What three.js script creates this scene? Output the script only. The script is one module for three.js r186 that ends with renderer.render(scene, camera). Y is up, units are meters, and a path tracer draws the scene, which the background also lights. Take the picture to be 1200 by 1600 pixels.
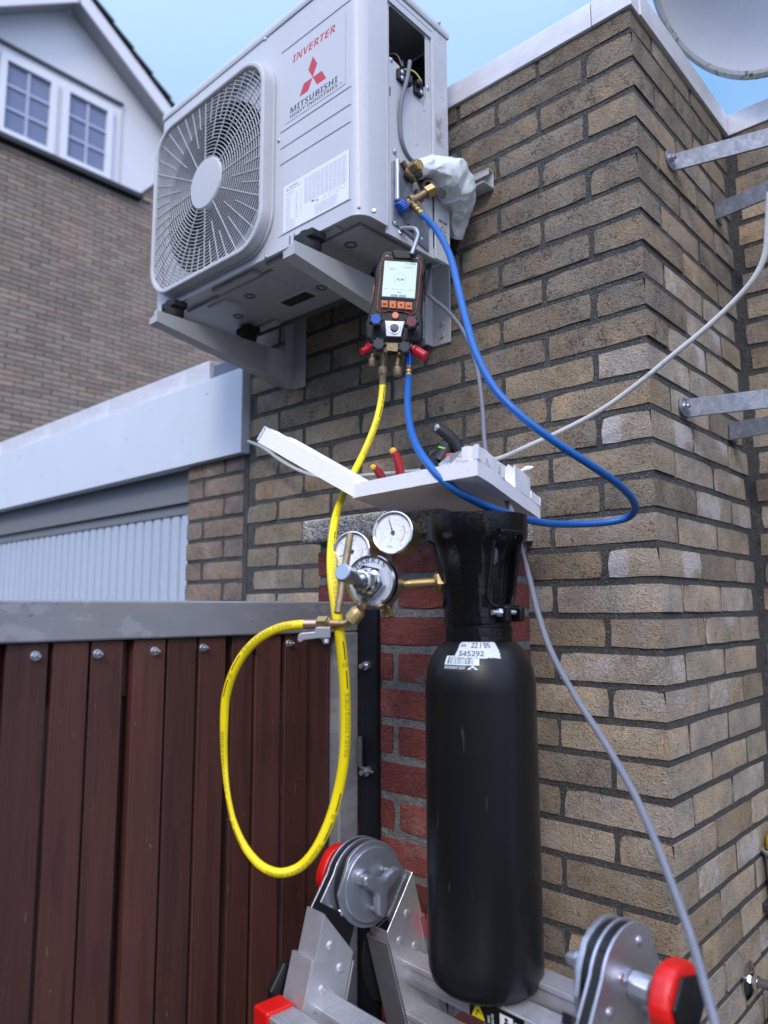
import * as THREE from 'three';
import { RoundedBoxGeometry } from 'three/addons/geometries/RoundedBoxGeometry.js';
import { mergeGeometries, toCreasedNormals } from 'three/addons/utils/BufferGeometryUtils.js';
import { Brush, Evaluator, SUBTRACTION } from 'three-bvh-csg';

// ---------------------------------------------------------------- camera, sky, sun, exposure
const scene = new THREE.Scene();
const camera = new THREE.PerspectiveCamera(69.1218, 0.75, 0.05, 400);
camera.position.set(0.5234, 1.6197, 1.2856);
camera.rotation.order = 'YXZ';
camera.rotation.set(0.130420732, 0.741064248, -0.00383046);
camera.focus = 1.3;
camera.userData.fStop = 3.2;
camera.updateMatrixWorld(true);
scene.add(camera);
const renderer = new THREE.WebGLRenderer({ antialias: true });
renderer.toneMapping = THREE.LinearToneMapping;
renderer.toneMappingExposure = 1.6;
renderer.shadowMap.enabled = true;

let seed = 7;
const rnd = () => { seed = (seed * 1664525 + 1013904223) >>> 0; return seed / 4294967296; };
const rr = (a, b) => a + (b - a) * rnd();
const V = (x, y, z) => new THREE.Vector3(x, y, z);
const clamp = (x, a = 0, b = 1) => Math.min(b, Math.max(a, x));
const mix = (a, b, t) => a + (b - a) * t;
const sstep = (a, b, x) => { const t = clamp((x - a) / (b - a)); return t * t * (3 - 2 * t); };
// tileable value noise on a lattice of `per` cells
function lattice(per, s) {
  const h = new Float32Array(per * per); let q = (s * 2654435761 + 12345) >>> 0;
  for (let i = 0; i < h.length; i++) { q = (q * 1664525 + 1013904223) >>> 0; h[i] = q / 4294967296; }
  return (u, v) => {
    u = ((u % 1) + 1) % 1 * per; v = ((v % 1) + 1) % 1 * per;
    const i = Math.floor(u) % per, j = Math.floor(v) % per, i1 = (i + 1) % per, j1 = (j + 1) % per;
    let a = u - Math.floor(u), b = v - Math.floor(v); a = a * a * (3 - 2 * a); b = b * b * (3 - 2 * b);
    return mix(mix(h[j * per + i], h[j * per + i1], a), mix(h[j1 * per + i], h[j1 * per + i1], a), b);
  };
}
function fbm(per, oct, s) {
  const L = []; for (let k = 0; k < oct; k++) L.push(lattice(per << k, s * 31 + k));
  return (u, v) => { let a = 0, w = 1, t = 0; for (const l of L) { a += w * l(u, v); t += w; w *= 0.55; } return a / t; };
}
const toS = (c) => Math.round(255 * clamp(c <= 0.0031308 ? 12.92 * c : 1.055 * Math.pow(c, 1 / 2.4) - 0.055));
function texRGB(n, m, metresU, metresV, fn) {        // fn(u,v) -> linear rgb
  const d = new Uint8Array(n * m * 4);
  for (let j = 0; j < m; j++) for (let i = 0; i < n; i++) {
    const c = fn((i + 0.5) / n, (j + 0.5) / m), k = 4 * (j * n + i);
    d[k] = toS(c[0]); d[k + 1] = toS(c[1]); d[k + 2] = toS(c[2]); d[k + 3] = 255;
  }
  const t = new THREE.DataTexture(d, n, m, THREE.RGBAFormat); return finish(t, metresU, metresV, true);
}
function texG(n, m, metresU, metresV, fn) {          // fn(u,v) -> 0..1 data
  const d = new Uint8Array(n * m * 4);
  for (let j = 0; j < m; j++) for (let i = 0; i < n; i++) {
    const c = Math.round(255 * clamp(fn((i + 0.5) / n, (j + 0.5) / m))), k = 4 * (j * n + i);
    d[k] = d[k + 1] = d[k + 2] = c; d[k + 3] = 255;
  }
  const t = new THREE.DataTexture(d, n, m, THREE.RGBAFormat); return finish(t, metresU, metresV, false);
}
function finish(t, mu, mv, colour) {
  t.wrapS = t.wrapT = THREE.RepeatWrapping; t.magFilter = THREE.LinearFilter; t.minFilter = THREE.LinearMipmapLinearFilter; t.generateMipmaps = true;
  if (colour) t.colorSpace = THREE.SRGBColorSpace;
  t.repeat.set(1 / mu, 1 / mv); t.needsUpdate = true; return t;
}
function canvasTex(w, h, draw) {
  const c = document.createElement('canvas'); c.width = w; c.height = h; draw(c.getContext('2d'), w, h);
  const t = new THREE.CanvasTexture(c); t.colorSpace = THREE.SRGBColorSpace; t.anisotropy = 8; return t;
}

// ---------------------------------------------------------------- light: overcast blue-grey sky and a broad, weak sun
function skyAt(x, y, z) {
  const up = clamp(y, 0, 1);
  const back = sstep(-0.5, 1, (0.45 * x + 0.75 * z + 0.45 * y));   // the sky behind the photographer is brighter
  const r = mix([0.18,0.36,0.63][0], [0.77,1.04,1.62][0], back), g = mix([0.18,0.36,0.63][1], [0.77,1.04,1.62][1], back), b = mix([0.18,0.36,0.63][2], [0.77,1.04,1.62][2], back);
  const lift = 0.55 + 0.75 * up;                                   // overcast: dimmer towards the horizon
  return [r * lift, g * lift, b * lift];
}
{
  const W = 512, H = 256, d = new Float32Array(W * H * 4), n1 = fbm(9, 5, 3), n2 = fbm(3, 4, 11);
  for (let j = 0; j < H; j++) for (let i = 0; i < W; i++) {
    const th = ((i + 0.5) / W - 0.5) * 2 * Math.PI, ph = ((j + 0.5) / H - 0.5) * Math.PI;
    const x = Math.cos(ph) * Math.cos(th), y = Math.sin(ph), z = Math.cos(ph) * Math.sin(th);
    const c = skyAt(x, y, z), cl = 0.6 * n1(i / W, j / H * 0.9) + 0.4 * n2(i / W, j / H * 0.9);
    const k = 4 * (j * W + i), f = sstep(0.41, 0.58, cl), gnd = y < 0 ? 0.35 : 1;
    d[k] = gnd * c[0] * mix(0.78, 1.6, f); d[k + 1] = gnd * c[1] * mix(0.88, 1.24, f); d[k + 2] = gnd * c[2] * mix(0.95, 1.08, f); d[k + 3] = 1;
  }
  const t = new THREE.DataTexture(d, W, H, THREE.RGBAFormat, THREE.FloatType);
  t.mapping = THREE.EquirectangularReflectionMapping; t.magFilter = THREE.LinearFilter; t.minFilter = THREE.LinearFilter; t.needsUpdate = true;
  scene.background = t; scene.environment = t;
}
const sun = new THREE.DirectionalLight(0xfff4e8, 0.9);
sun.position.set(2.2, 5.2, 4.2); sun.target.position.set(-0.4, 1.6, 0);
sun.castShadow = true; sun.shadow.radius = 26; sun.shadow.mapSize.set(2048, 2048);
Object.assign(sun.shadow.camera, { left: -12, right: 8, top: 10, bottom: -8, near: 0.1, far: 40 });
scene.add(sun, sun.target);

// ---------------------------------------------------------------- helpers
const Q = new THREE.Matrix4().makeRotationFromEuler(camera.rotation);
const fpx = 800 / Math.tan(THREE.MathUtils.degToRad(camera.fov / 2));
const ray = (px, py) => V((px - 600) / fpx, -(py - 800) / fpx, -1).applyMatrix4(Q);
const at = (px, py, t) => ray(px, py).multiplyScalar(t).add(camera.position);     // the point seen at a photo pixel, t metres deep
function hit(px, py, axis, val) { const d = ray(px, py); return d.multiplyScalar((val - camera.position[axis]) / d[axis]).add(camera.position); }

const taken = new Set();
function numbered(n) { if (!taken.has(n)) { taken.add(n); return n; } let k = 1; while (taken.has(n + '_' + String(k).padStart(3, '0'))) k++; n += '_' + String(k).padStart(3, '0'); taken.add(n); return n; }
function thing(name, label, category, base, group, kind) {
  const o = new THREE.Group(); o.name = numbered(name); scene.add(o); o.position.copy(base);
  o.userData = { label, category }; if (group) o.userData.group = group; if (kind) o.userData.kind = kind;
  o.userData.base = undefined; delete o.userData.base; bases.set(o, base.clone());
  return o;
}
const bases = new Map();
function norm(g) {
  g = g.index ? g.toNonIndexed() : g;
  for (const k of Object.keys(g.attributes)) if (!['position', 'normal', 'uv'].includes(k)) g.deleteAttribute(k);
  if (!g.attributes.normal) g.computeVertexNormals();
  if (!g.attributes.uv) g.setAttribute('uv', new THREE.BufferAttribute(new Float32Array(g.attributes.position.count * 2), 2));
  g.morphAttributes = {}; g.clearGroups(); return g;
}
function boxUV(g, ou = 0, ov = 0) {                   // uv in metres from the dominant normal
  g = norm(g); const p = g.attributes.position, n = g.attributes.normal, u = new Float32Array(p.count * 2);
  for (let i = 0; i < p.count; i++) {
    const ax = Math.abs(n.getX(i)), ay = Math.abs(n.getY(i)), az = Math.abs(n.getZ(i));
    if (ay > ax && ay > az) { u[2 * i] = p.getX(i); u[2 * i + 1] = p.getZ(i); }
    else if (ax > az) { u[2 * i] = p.getZ(i); u[2 * i + 1] = p.getY(i); }
    else { u[2 * i] = p.getX(i); u[2 * i + 1] = p.getY(i); }
    u[2 * i] += ou; u[2 * i + 1] += ov;
  }
  g.setAttribute('uv', new THREE.BufferAttribute(u, 2)); return g;
}
// a part: geometries given in world coordinates, moved to the thing's base
function part(name, geos, mat, parent, opt = {}) {
  geos = (Array.isArray(geos) ? geos : [geos]).map(norm);
  let g = geos.length > 1 ? mergeGeometries(geos) : geos[0].clone();
  if (!opt.keepUV) g = boxUV(g, opt.ou || 0, opt.ov || 0);
  const b = bases.get(parent); g.translate(-b.x, -b.y, -b.z);
  const m = new THREE.Mesh(g, mat); m.name = numbered(name); m.castShadow = m.receiveShadow = true;
  parent.add(m); bases.set(m, b);
  if (opt.label) m.userData.label = opt.label; if (opt.kind) m.userData.kind = opt.kind;
  return m;
}
// a piece with shared geometry, placed by position (world) inside its parent
function piece(name, geo, mat, parent, pos, rot, scl) {
  const m = new THREE.Mesh(geo, mat); m.name = numbered(name); m.castShadow = m.receiveShadow = true;
  m.position.copy(pos).sub(bases.get(parent)); if (rot) m.rotation.set(...rot); if (scl) m.scale.set(...scl);
  parent.add(m); bases.set(m, pos); return m;
}
const box = (x0, x1, y0, y1, z0, z1) => { const g = new THREE.BoxGeometry(x1 - x0, y1 - y0, z1 - z0); g.translate((x0 + x1) / 2, (y0 + y1) / 2, (z0 + z1) / 2); return g; };
const rbox = (x0, x1, y0, y1, z0, z1, r = 0.003, s = 2) => { const g = new RoundedBoxGeometry(x1 - x0, y1 - y0, z1 - z0, s, Math.min(r, (x1 - x0) / 2.01, (y1 - y0) / 2.01, (z1 - z0) / 2.01)); g.translate((x0 + x1) / 2, (y0 + y1) / 2, (z0 + z1) / 2); return g; };
const UP = V(0, 1, 0);
function rod(a, b, r0, r1 = r0, seg = 20, open = false) {
  const d = b.clone().sub(a), g = new THREE.CylinderGeometry(r1, r0, d.length(), seg, 1, open);
  g.applyQuaternion(new THREE.Quaternion().setFromUnitVectors(UP, d.clone().normalize())); g.translate((a.x + b.x) / 2, (a.y + b.y) / 2, (a.z + b.z) / 2); return g;
}
const hexRod = (a, b, r) => toCreasedNormals(rod(a, b, r, r, 6), 0.5);
// lathe along an axis from point a in direction d: profile [[radius, distance]...]
function turned(a, d, prof, seg = 28) {
  let g = new THREE.LatheGeometry(prof.map(([r, h]) => new THREE.Vector2(Math.max(r, 1e-5), h)), seg);
  g = toCreasedNormals(g.toNonIndexed(), 0.6);
  g.applyQuaternion(new THREE.Quaternion().setFromUnitVectors(UP, d.clone().normalize())); g.translate(a.x, a.y, a.z); return g;
}
function frame(origin, zAxis, upHint) {               // local frame: z towards zAxis, y near upHint
  const z = zAxis.clone().normalize(), x = upHint.clone().cross(z).normalize(), y = z.clone().cross(x);
  return new THREE.Matrix4().makeBasis(x, y, z).setPosition(origin);
}
const inFrame = (g, M) => { g.applyMatrix4(M); return g; };
function poly(pts, holes = []) {
  const s = new THREE.Shape(pts.map(([x, y]) => new THREE.Vector2(x, y)));
  for (const h of holes) s.holes.push(new THREE.Path(h.map(([x, y]) => new THREE.Vector2(x, y)))); return s;
}
function extr(shape, depth, bevel = 0, seg = 2, curve = 12) {
  return new THREE.ExtrudeGeometry(shape, { depth: depth - 2 * bevel, bevelEnabled: bevel > 0, bevelSize: bevel, bevelThickness: bevel, bevelOffset: -bevel, bevelSegments: seg, curveSegments: curve }).translate(0, 0, bevel);
}
function roundRect(x0, x1, y0, y1, r) {
  const R = Array.isArray(r) ? r : [r, r, r, r], s = new THREE.Shape();   // r: bl, br, tr, tl
  s.moveTo(x0 + R[0], y0); s.lineTo(x1 - R[1], y0); if (R[1]) s.absarc(x1 - R[1], y0 + R[1], R[1], -Math.PI / 2, 0);
  s.lineTo(x1, y1 - R[2]); if (R[2]) s.absarc(x1 - R[2], y1 - R[2], R[2], 0, Math.PI / 2);
  s.lineTo(x0 + R[3], y1); if (R[3]) s.absarc(x0 + R[3], y1 - R[3], R[3], Math.PI / 2, Math.PI);
  s.lineTo(x0, y0 + R[0]); if (R[0]) s.absarc(x0 + R[0], y0 + R[0], R[0], Math.PI, 1.5 * Math.PI); return s;
}
// a hose or cable through points; radius may vary; v = 0.5 faces `ref`
function tube(pts, r, { seg = 120, rad = 16, ref = V(0.55, 0.05, 0.83), caps = true, flat = null } = {}) {
  const c = new THREE.CatmullRomCurve3(pts, false, 'centripetal'), L = c.getLength(); c.arcLengthDivisions = 600;
  const P = [], N = [], U = [], I = [];
  for (let i = 0; i <= seg; i++) {
    const s = i / seg, p = c.getPointAt(s), t = c.getTangentAt(s), n = ref.clone().addScaledVector(t, -ref.dot(t)).normalize(), b = t.clone().cross(n);
    const ra = typeof r === 'function' ? r(s) : r, fl = flat ? flat(s) : 1;
    for (let k = 0; k <= rad; k++) {
      const a = (k / rad) * 2 * Math.PI - Math.PI, ca = Math.cos(a), sa = Math.sin(a) * fl;
      const q = n.clone().multiplyScalar(ca).addScaledVector(b, sa);
      P.push(p.x + q.x * ra, p.y + q.y * ra, p.z + q.z * ra); N.push(q.x, q.y, q.z); U.push(s * L, k / rad);
    }
  }
  const w = rad + 1;
  for (let i = 0; i < seg; i++) for (let k = 0; k < rad; k++) { const a = i * w + k; I.push(a, a + 1, a + w, a + 1, a + w + 1, a + w); }
  const g = new THREE.BufferGeometry(); g.setAttribute('position', new THREE.Float32BufferAttribute(P, 3)); g.setAttribute('normal', new THREE.Float32BufferAttribute(N, 3)); g.setAttribute('uv', new THREE.Float32BufferAttribute(U, 2)); g.setIndex(I);
  return g;
}
const pl = (list) => list.map(([x, y, t]) => at(x, y, t));
// flat plate with a printed picture on the side facing its normal: quad given by centre frame, size w x h
function printed(name, tex, w, h, M, parent, rough = 0.45, opt = {}) {
  const g = new THREE.PlaneGeometry(w, h); g.applyMatrix4(M);
  return part(name, g, new THREE.MeshStandardMaterial({ map: tex, roughness: rough, ...opt }), parent, { keepUV: true });
}
function jitter(g, amp, freq, s, smoothN = true) {    // push vertices about by a smooth field
  const n = fbm(8, 3, s), p = g.attributes.position;
  for (let i = 0; i < p.count; i++) {
    const x = p.getX(i) * freq, y = p.getY(i) * freq, z = p.getZ(i) * freq;
    p.setXYZ(i, p.getX(i) + amp * (n(x + 0.37 * z, y) - 0.5), p.getY(i) + amp * (n(y + 0.31, z + 0.7 * x) - 0.5), p.getZ(i) + amp * (n(z + 0.11, x + 0.53 * y) - 0.5));
  }
  if (smoothN) g.computeVertexNormals(); return g;
}
// ---------------------------------------------------------------- materials
const std = (c, roughness = 0.6, metalness = 0, extra = {}) => { const m = new THREE.MeshStandardMaterial({ roughness, metalness, ...extra }); m.color.setRGB(...c); return m; };
const F4 = fbm(4, 6, 1), F8 = fbm(8, 5, 2), F16 = fbm(16, 4, 3), F64 = fbm(64, 3, 4), F128 = fbm(128, 2, 5), FA = fbm(6, 5, 9), FB = fbm(10, 5, 17);
const grainBump = texG(512, 512, 0.16, 0.16, (u, v) => 0.55 * F128(u, v) + 0.35 * F64(u, v) + 0.25 * F16(u, v) - 0.08 - 0.5 * sstep(0.66, 0.78, F64(u + 0.3, v + 0.1)));
const fineBump = texG(512, 512, 0.08, 0.08, (u, v) => 0.6 * F128(u, v) + 0.4 * F64(u, v));
function brickMap(base, spots, bloom, s) {
  const o = s * 0.137;
  return texRGB(512, 512, 0.30, 0.30, (u, v) => {
    const a = F4(u + o, v + o * 2), b = F16(u - o, v + o), c = F128(u + o, v), d = F64(u + 2 * o, v - o);
    let k = 0.5 + 0.72 * a + 0.3 * (b - 0.5) + 0.44 * (c - 0.5);
    const warm = 0.3 * (F8(u + 3 * o, v + o) - 0.5);
    let col = [base[0] * k * (1 + warm), base[1] * k, base[2] * k * (1 - warm)];
    const grit = sstep(0.7, 0.8, d); for (let i = 0; i < 3; i++) col[i] *= 1 - 0.42 * grit;                        // pits in the sanded face
    const sp = sstep(0.665 - spots * 0.15, 0.735 - spots * 0.15, 0.36 * F16(u + 5 * o, v + o) + 0.34 * F64(u + o, v + 4 * o) + 0.3 * F128(u + 2 * o, v + o));       // dark lichen spots
    for (let i = 0; i < 3; i++) col[i] = mix(col[i], [0.05, 0.05, 0.048][i], 0.7 * sp);
    if (bloom) { const w = sstep(0.5, 0.68, 0.7 * F4(u + o, v - 3 * o) + 0.3 * F64(u, v + o)) * bloom; for (let i = 0; i < 3; i++) col[i] = mix(col[i], [0.58, 0.58, 0.59][i], w); }   // lime bloom
    return col;
  });
}
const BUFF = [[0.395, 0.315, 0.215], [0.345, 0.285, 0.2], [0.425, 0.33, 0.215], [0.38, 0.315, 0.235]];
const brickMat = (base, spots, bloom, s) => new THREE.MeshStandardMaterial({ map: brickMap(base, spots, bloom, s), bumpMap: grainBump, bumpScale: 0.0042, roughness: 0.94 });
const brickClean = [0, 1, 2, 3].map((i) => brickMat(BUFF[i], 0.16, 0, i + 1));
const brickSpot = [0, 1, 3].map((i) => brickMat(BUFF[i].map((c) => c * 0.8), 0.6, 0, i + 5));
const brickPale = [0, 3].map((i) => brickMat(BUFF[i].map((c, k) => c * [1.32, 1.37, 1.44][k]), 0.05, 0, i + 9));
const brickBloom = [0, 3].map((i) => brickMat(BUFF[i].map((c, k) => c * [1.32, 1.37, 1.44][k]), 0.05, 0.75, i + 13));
const RED = [[0.25, 0.062, 0.045], [0.29, 0.075, 0.055], [0.21, 0.054, 0.044]];
const brickRed = RED.map((c, i) => brickMat(c, 0.12, i === 1 ? 0.12 : 0, i + 17));
const mortarMap = texRGB(512, 512, 0.2, 0.2, (u, v) => {
  const k = 0.6 + 0.5 * F16(u, v) + 0.5 * (F128(u, v) - 0.5), s = sstep(0.72, 0.78, F128(u + 0.4, v + 0.2)) * 0.16, g = sstep(0.62, 0.74, F4(u, v)) * 0.2;
  return [0.098 * k + s, 0.099 * k + s + 0.012 * g, 0.095 * k + s];
});
const mortar = new THREE.MeshStandardMaterial({ map: mortarMap, bumpMap: grainBump, bumpScale: 0.006, roughness: 0.97 });
const mortarPale = new THREE.MeshStandardMaterial({ map: texRGB(512, 512, 0.2, 0.2, (u, v) => { const k = 0.55 + 0.6 * F16(u, v) + 0.5 * (F128(u, v) - 0.5); return [0.25 * k, 0.255 * k, 0.24 * k]; }), bumpMap: grainBump, bumpScale: 0.006, roughness: 0.97 });
// washed-gravel concrete
const concrete = new THREE.MeshStandardMaterial({
  map: texRGB(512, 512, 0.16, 0.16, (u, v) => { const a = F64(u, v), b = F128(u + 0.2, v), l = sstep(0.6, 0.68, a) * (0.3 + 0.5 * b), d = sstep(0.46, 0.38, a), k = 0.34 + 0.16 * F8(u, v) + 0.4 * l - 0.24 * d; return [k * 1.04, k * 0.97, k * 0.84]; }),
  bumpMap: texG(512, 512, 0.16, 0.16, (u, v) => 0.7 * F64(u, v) + 0.3 * F128(u, v)), bumpScale: 0.006, roughness: 0.95 });
// mill-finish trim metal with streaks and stains
const zincMap = texRGB(512, 512, 0.5, 0.5, (u, v) => { const a = FA(u * 0.5, v * 2), b = F16(u, v), s = F128(u * 0.25, v), k = 0.7 + 0.26 * (a - 0.5) + 0.12 * (b - 0.5) + 0.1 * (s - 0.5); return [k, k * 1.01, k * 1.03]; });
const zincRough = texG(512, 512, 0.5, 0.5, (u, v) => 0.34 + 0.35 * FA(u, v) + 0.1 * F64(u, v));
const zinc = new THREE.MeshStandardMaterial({ map: zincMap, roughnessMap: zincRough, roughness: 1, metalness: 0.2 });
const galvMap = texRGB(512, 512, 0.12, 0.12, (u, v) => { const a = F16(u, v), b = F64(u + 0.3, v), st = sstep(0.5, 0.7, FA(u, v)), k = 0.24 + 0.16 * (a - 0.5) + 0.16 * (b - 0.5) + 0.05 * st; return [k * 0.9, k, k * 1.14]; });
const galv = new THREE.MeshStandardMaterial({ map: galvMap, roughness: 0.5, metalness: 0.55, bumpMap: fineBump, bumpScale: 0.0006 });
// painted sheet steel of the outdoor unit: pale grey, faintly orange-peeled, with a few dirt specks
const sheetMap = (c, dirt) => texRGB(1024, 1024, 0.6, 0.6, (u, v) => { const k = 0.95 + 0.1 * (F4(u, v) - 0.5) + 0.04 * (F64(u, v) - 0.5), s = sstep(0.79, 0.83, F128(u, v)) * dirt * sstep(0.4, 0.6, F8(u, v)); return c.map((x, i) => mix(x * k, [0.1, 0.095, 0.085][i], s)); });
const acPaint = new THREE.MeshStandardMaterial({ map: sheetMap([0.585, 0.61, 0.63], 0.16), roughness: 0.38, bumpMap: fineBump, bumpScale: 0.00025 });
const acPlastic = new THREE.MeshStandardMaterial({ map: sheetMap([0.57, 0.585, 0.595], 0.1), roughness: 0.55, bumpMap: fineBump, bumpScale: 0.0006 });
// beads of rain on the rear corner strip
const beadTex = texG(1024, 1024, 0.14, 0.14, (() => {
  const D = []; let q = 99; const f = () => { q = (q * 1664525 + 1013904223) >>> 0; return q / 4294967296; };
  for (let i = 0; i < 1300; i++) D.push([f(), f(), 0.002 + 0.009 * f() ** 3]);
  const cells = Array.from({ length: 64 * 64 }, () => []);
  for (const d of D) for (let a = -1; a <= 1; a++) for (let b = -1; b <= 1; b++) cells[((Math.floor(d[1] * 64) + b + 64) % 64) * 64 + (Math.floor(d[0] * 64) + a + 64) % 64].push(d);
  return (u, v) => { let h = 0; for (const d of cells[Math.floor(v * 64) * 64 + Math.floor(u * 64)]) { const x = u - d[0], y = v - d[1], r = (x * x + y * y) / (d[2] * d[2]); if (r < 1) h = Math.max(h, Math.sqrt(1 - r) * d[2] / 0.011); } return h; };
})());
const acWet = new THREE.MeshStandardMaterial({ map: acPaint.map, roughness: 0.26, bumpMap: beadTex, bumpScale: 0.0014 });
const panGrey = std([0.12, 0.125, 0.13], 0.5);
const dark = std([0.012, 0.012, 0.013], 0.6);  // painted shade for openings that are not cut through
const blackPlastic = new THREE.MeshStandardMaterial({ color: 0x0f1013, roughness: 0.48, bumpMap: fineBump, bumpScale: 0.0004 });
const rubber = std([0.014, 0.014, 0.015], 0.75);
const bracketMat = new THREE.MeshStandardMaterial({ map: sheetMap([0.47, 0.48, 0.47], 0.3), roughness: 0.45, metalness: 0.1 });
const whitePaint = new THREE.MeshStandardMaterial({ map: texRGB(512, 512, 1.4, 1.4, (u, v) => { const k = 0.95 + 0.1 * F8(u, v), s = sstep(0.84, 0.88, F64(u, v)) * 0.3; return [0.65 * k - s, 0.71 * k - s, 0.77 * k - s]; }), roughness: 0.5 });
const brass = new THREE.MeshStandardMaterial({ map: texRGB(256, 256, 0.05, 0.05, (u, v) => { const k = 0.85 + 0.3 * (F8(u, v) - 0.5) + 0.16 * (F64(u, v) - 0.5); return [0.56 * k, 0.40 * k, 0.17 * k]; }), roughness: 0.36, metalness: 0.9, bumpMap: fineBump, bumpScale: 0.0002 });
const brassDull = new THREE.MeshStandardMaterial({ map: texRGB(256, 256, 0.05, 0.05, (u, v) => { const k = 0.7 + 0.6 * (F8(u, v) - 0.5) + 0.3 * (F64(u, v) - 0.5); return [0.40 * k, 0.31 * k, 0.19 * k]; }), roughness: 0.5, metalness: 0.75, bumpMap: fineBump, bumpScale: 0.0003 });
const chrome = std([0.75, 0.77, 0.79], 0.12, 1);
const steel = new THREE.MeshStandardMaterial({ map: zincMap, color: 0xe8ecf2, roughness: 0.34, metalness: 0.85 });
const alu = new THREE.MeshStandardMaterial({ map: texRGB(512, 512, 0.12, 0.12, (u, v) => { const k = 0.68 + 0.12 * (F8(u, v) - 0.5) + 0.14 * (F128(u * 0.5, v) - 0.5) - 0.3 * sstep(0.78, 0.82, F64(u, v)); return [k, k * 1.01, k * 1.03]; }), roughness: 0.36, metalness: 0.68, bumpMap: fineBump, bumpScale: 0.0002 });
const aluDull = new THREE.MeshStandardMaterial({ map: alu.map, color: 0xcfd3da, roughness: 0.36, metalness: 0.72 });
const redPlastic = new THREE.MeshPhysicalMaterial({ color: 0xd8150c, roughness: 0.4, clearcoat: 0.2, clearcoatRoughness: 0.4 });
const redCap = std([0.5, 0.012, 0.03], 0.3);
const bluePlastic = std([0.012, 0.09, 0.42], 0.35);
const grime = (c, d) => texRGB(512, 512, 0.25, 0.25, (u, v) => { const k = 0.9 + 0.22 * (F8(u, v) - 0.5) + 0.1 * (F64(u, v) - 0.5), s = sstep(0.6, 0.72, 0.6 * F16(u, v) + 0.4 * F128(u, v)) * d; return c.map((x, i) => mix(x * k, [0.12, 0.115, 0.105][i], s)); });
const blueHose = new THREE.MeshPhysicalMaterial({ map: grime([0.003, 0.125, 0.45], 0.16), roughness: 0.42, clearcoat: 0.1, clearcoatRoughness: 0.35, bumpMap: fineBump, bumpScale: 0.00025 });
const cableGrey = new THREE.MeshStandardMaterial({ map: grime([0.2, 0.215, 0.25], 0.35), roughness: 0.5, bumpMap: fineBump, bumpScale: 0.0003 });
const cableWhite = new THREE.MeshStandardMaterial({ map: grime([0.66, 0.67, 0.62], 0.3), roughness: 0.45 });
const orange = std([0.72, 0.19, 0.06], 0.5);
const foam = new THREE.MeshStandardMaterial({ map: texRGB(512, 512, 0.12, 0.12, (u, v) => { const k = 0.86 + 0.08 * (F64(u, v) - 0.5) + 0.06 * (F128(u, v) - 0.5); return [k, k, k * 1.01]; }), roughness: 0.9, bumpMap: texG(512, 512, 0.12, 0.12, (u, v) => 0.7 * F64(u, v) + 0.3 * F128(u, v)), bumpScale: 0.0005 });
const foamBroken = new THREE.MeshStandardMaterial({ color: 0xe6e9ec, roughness: 0.95, bumpMap: texG(256, 256, 0.03, 0.03, (u, v) => F16(u, v)), bumpScale: 0.005 });
// stretched grain fields for boards: many cells across, few along
function stretched(pu, pv, s) { const h = new Float32Array(pu * pv); let q = (s * 977 + 5) >>> 0; for (let i = 0; i < h.length; i++) { q = (q * 1664525 + 1013904223) >>> 0; h[i] = q / 4294967296; }
  return (u, v) => { u = ((u % 1) + 1) % 1 * pu; v = ((v % 1) + 1) % 1 * pv; const i = Math.floor(u) % pu, j = Math.floor(v) % pv, i1 = (i + 1) % pu, j1 = (j + 1) % pv; let a = u - Math.floor(u), b = v - Math.floor(v); a = a * a * (3 - 2 * a); b = b * b * (3 - 2 * b); return mix(mix(h[j * pu + i], h[j * pu + i1], a), mix(h[j1 * pu + i], h[j1 * pu + i1], a), b); }; }
const fG1 = stretched(40, 6, 1), fG2 = stretched(110, 10, 2), fG3 = stretched(70, 90, 3), fG4 = stretched(9, 7, 4);
const wood = new Array(4).fill(0).map((_, s) => {
  const grain = (u, v) => 0.5 * fG1(u + s * 0.21, v) + 0.5 * fG2(u + s * 0.4, v);
  return new THREE.MeshStandardMaterial({
    map: texRGB(512, 1024, 0.1, 0.8, (u, v) => {
      const g = fG1(u + s * 0.21, v), h = fG2(u + s * 0.4, v), n = F4(u + s * 0.3, v), k = 0.72 + 0.1 * (g - 0.5) + 0.14 * (h - 0.5) + 0.4 * n;
      const sc = sstep(0.9, 0.95, fG3(u + s * 0.17, v)) * sstep(0.56, 0.7, F16(u, v + s * 0.2)) * sstep(0.5, 0.6, F64(u, v));                     // pale nicks in the stain
      const wet = sstep(0.62, 0.68, fG4(u + s * 0.33, v)) * 0.2;                                                // drips of thicker stain
      const b = [0.084, 0.0285, 0.0185].map((q) => q * [1, 0.8, 1.15, 0.92][s]); return b.map((x, i) => mix(x * k * (1 - wet), [0.34, 0.3, 0.28][i], 0.55 * sc));
    }), bumpMap: texG(512, 1024, 0.1, 0.8, (u, v) => grain(u, v)), bumpScale: 0.0003, roughness: 0.55 });
});
// ---------------------------------------------------------------- ground
{
  const g = new THREE.PlaneGeometry(160, 160); g.rotateX(-Math.PI / 2);
  const m = new THREE.Mesh(boxUV(g), new THREE.MeshStandardMaterial({ map: texRGB(512, 512, 1.2, 1.2, (u, v) => { const j = Math.min(Math.abs((u * 6) % 1 - 0.5), Math.abs((v * 6) % 1 - 0.5)); const k = (0.55 + 0.6 * F16(u, v)) * (j > 0.46 ? 0.4 : 1); return [0.047 * k, 0.045 * k, 0.043 * k]; }), roughness: 0.75 }));
  m.name = 'ground'; m.userData.kind = 'structure'; m.receiveShadow = true; scene.add(m);
}
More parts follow.
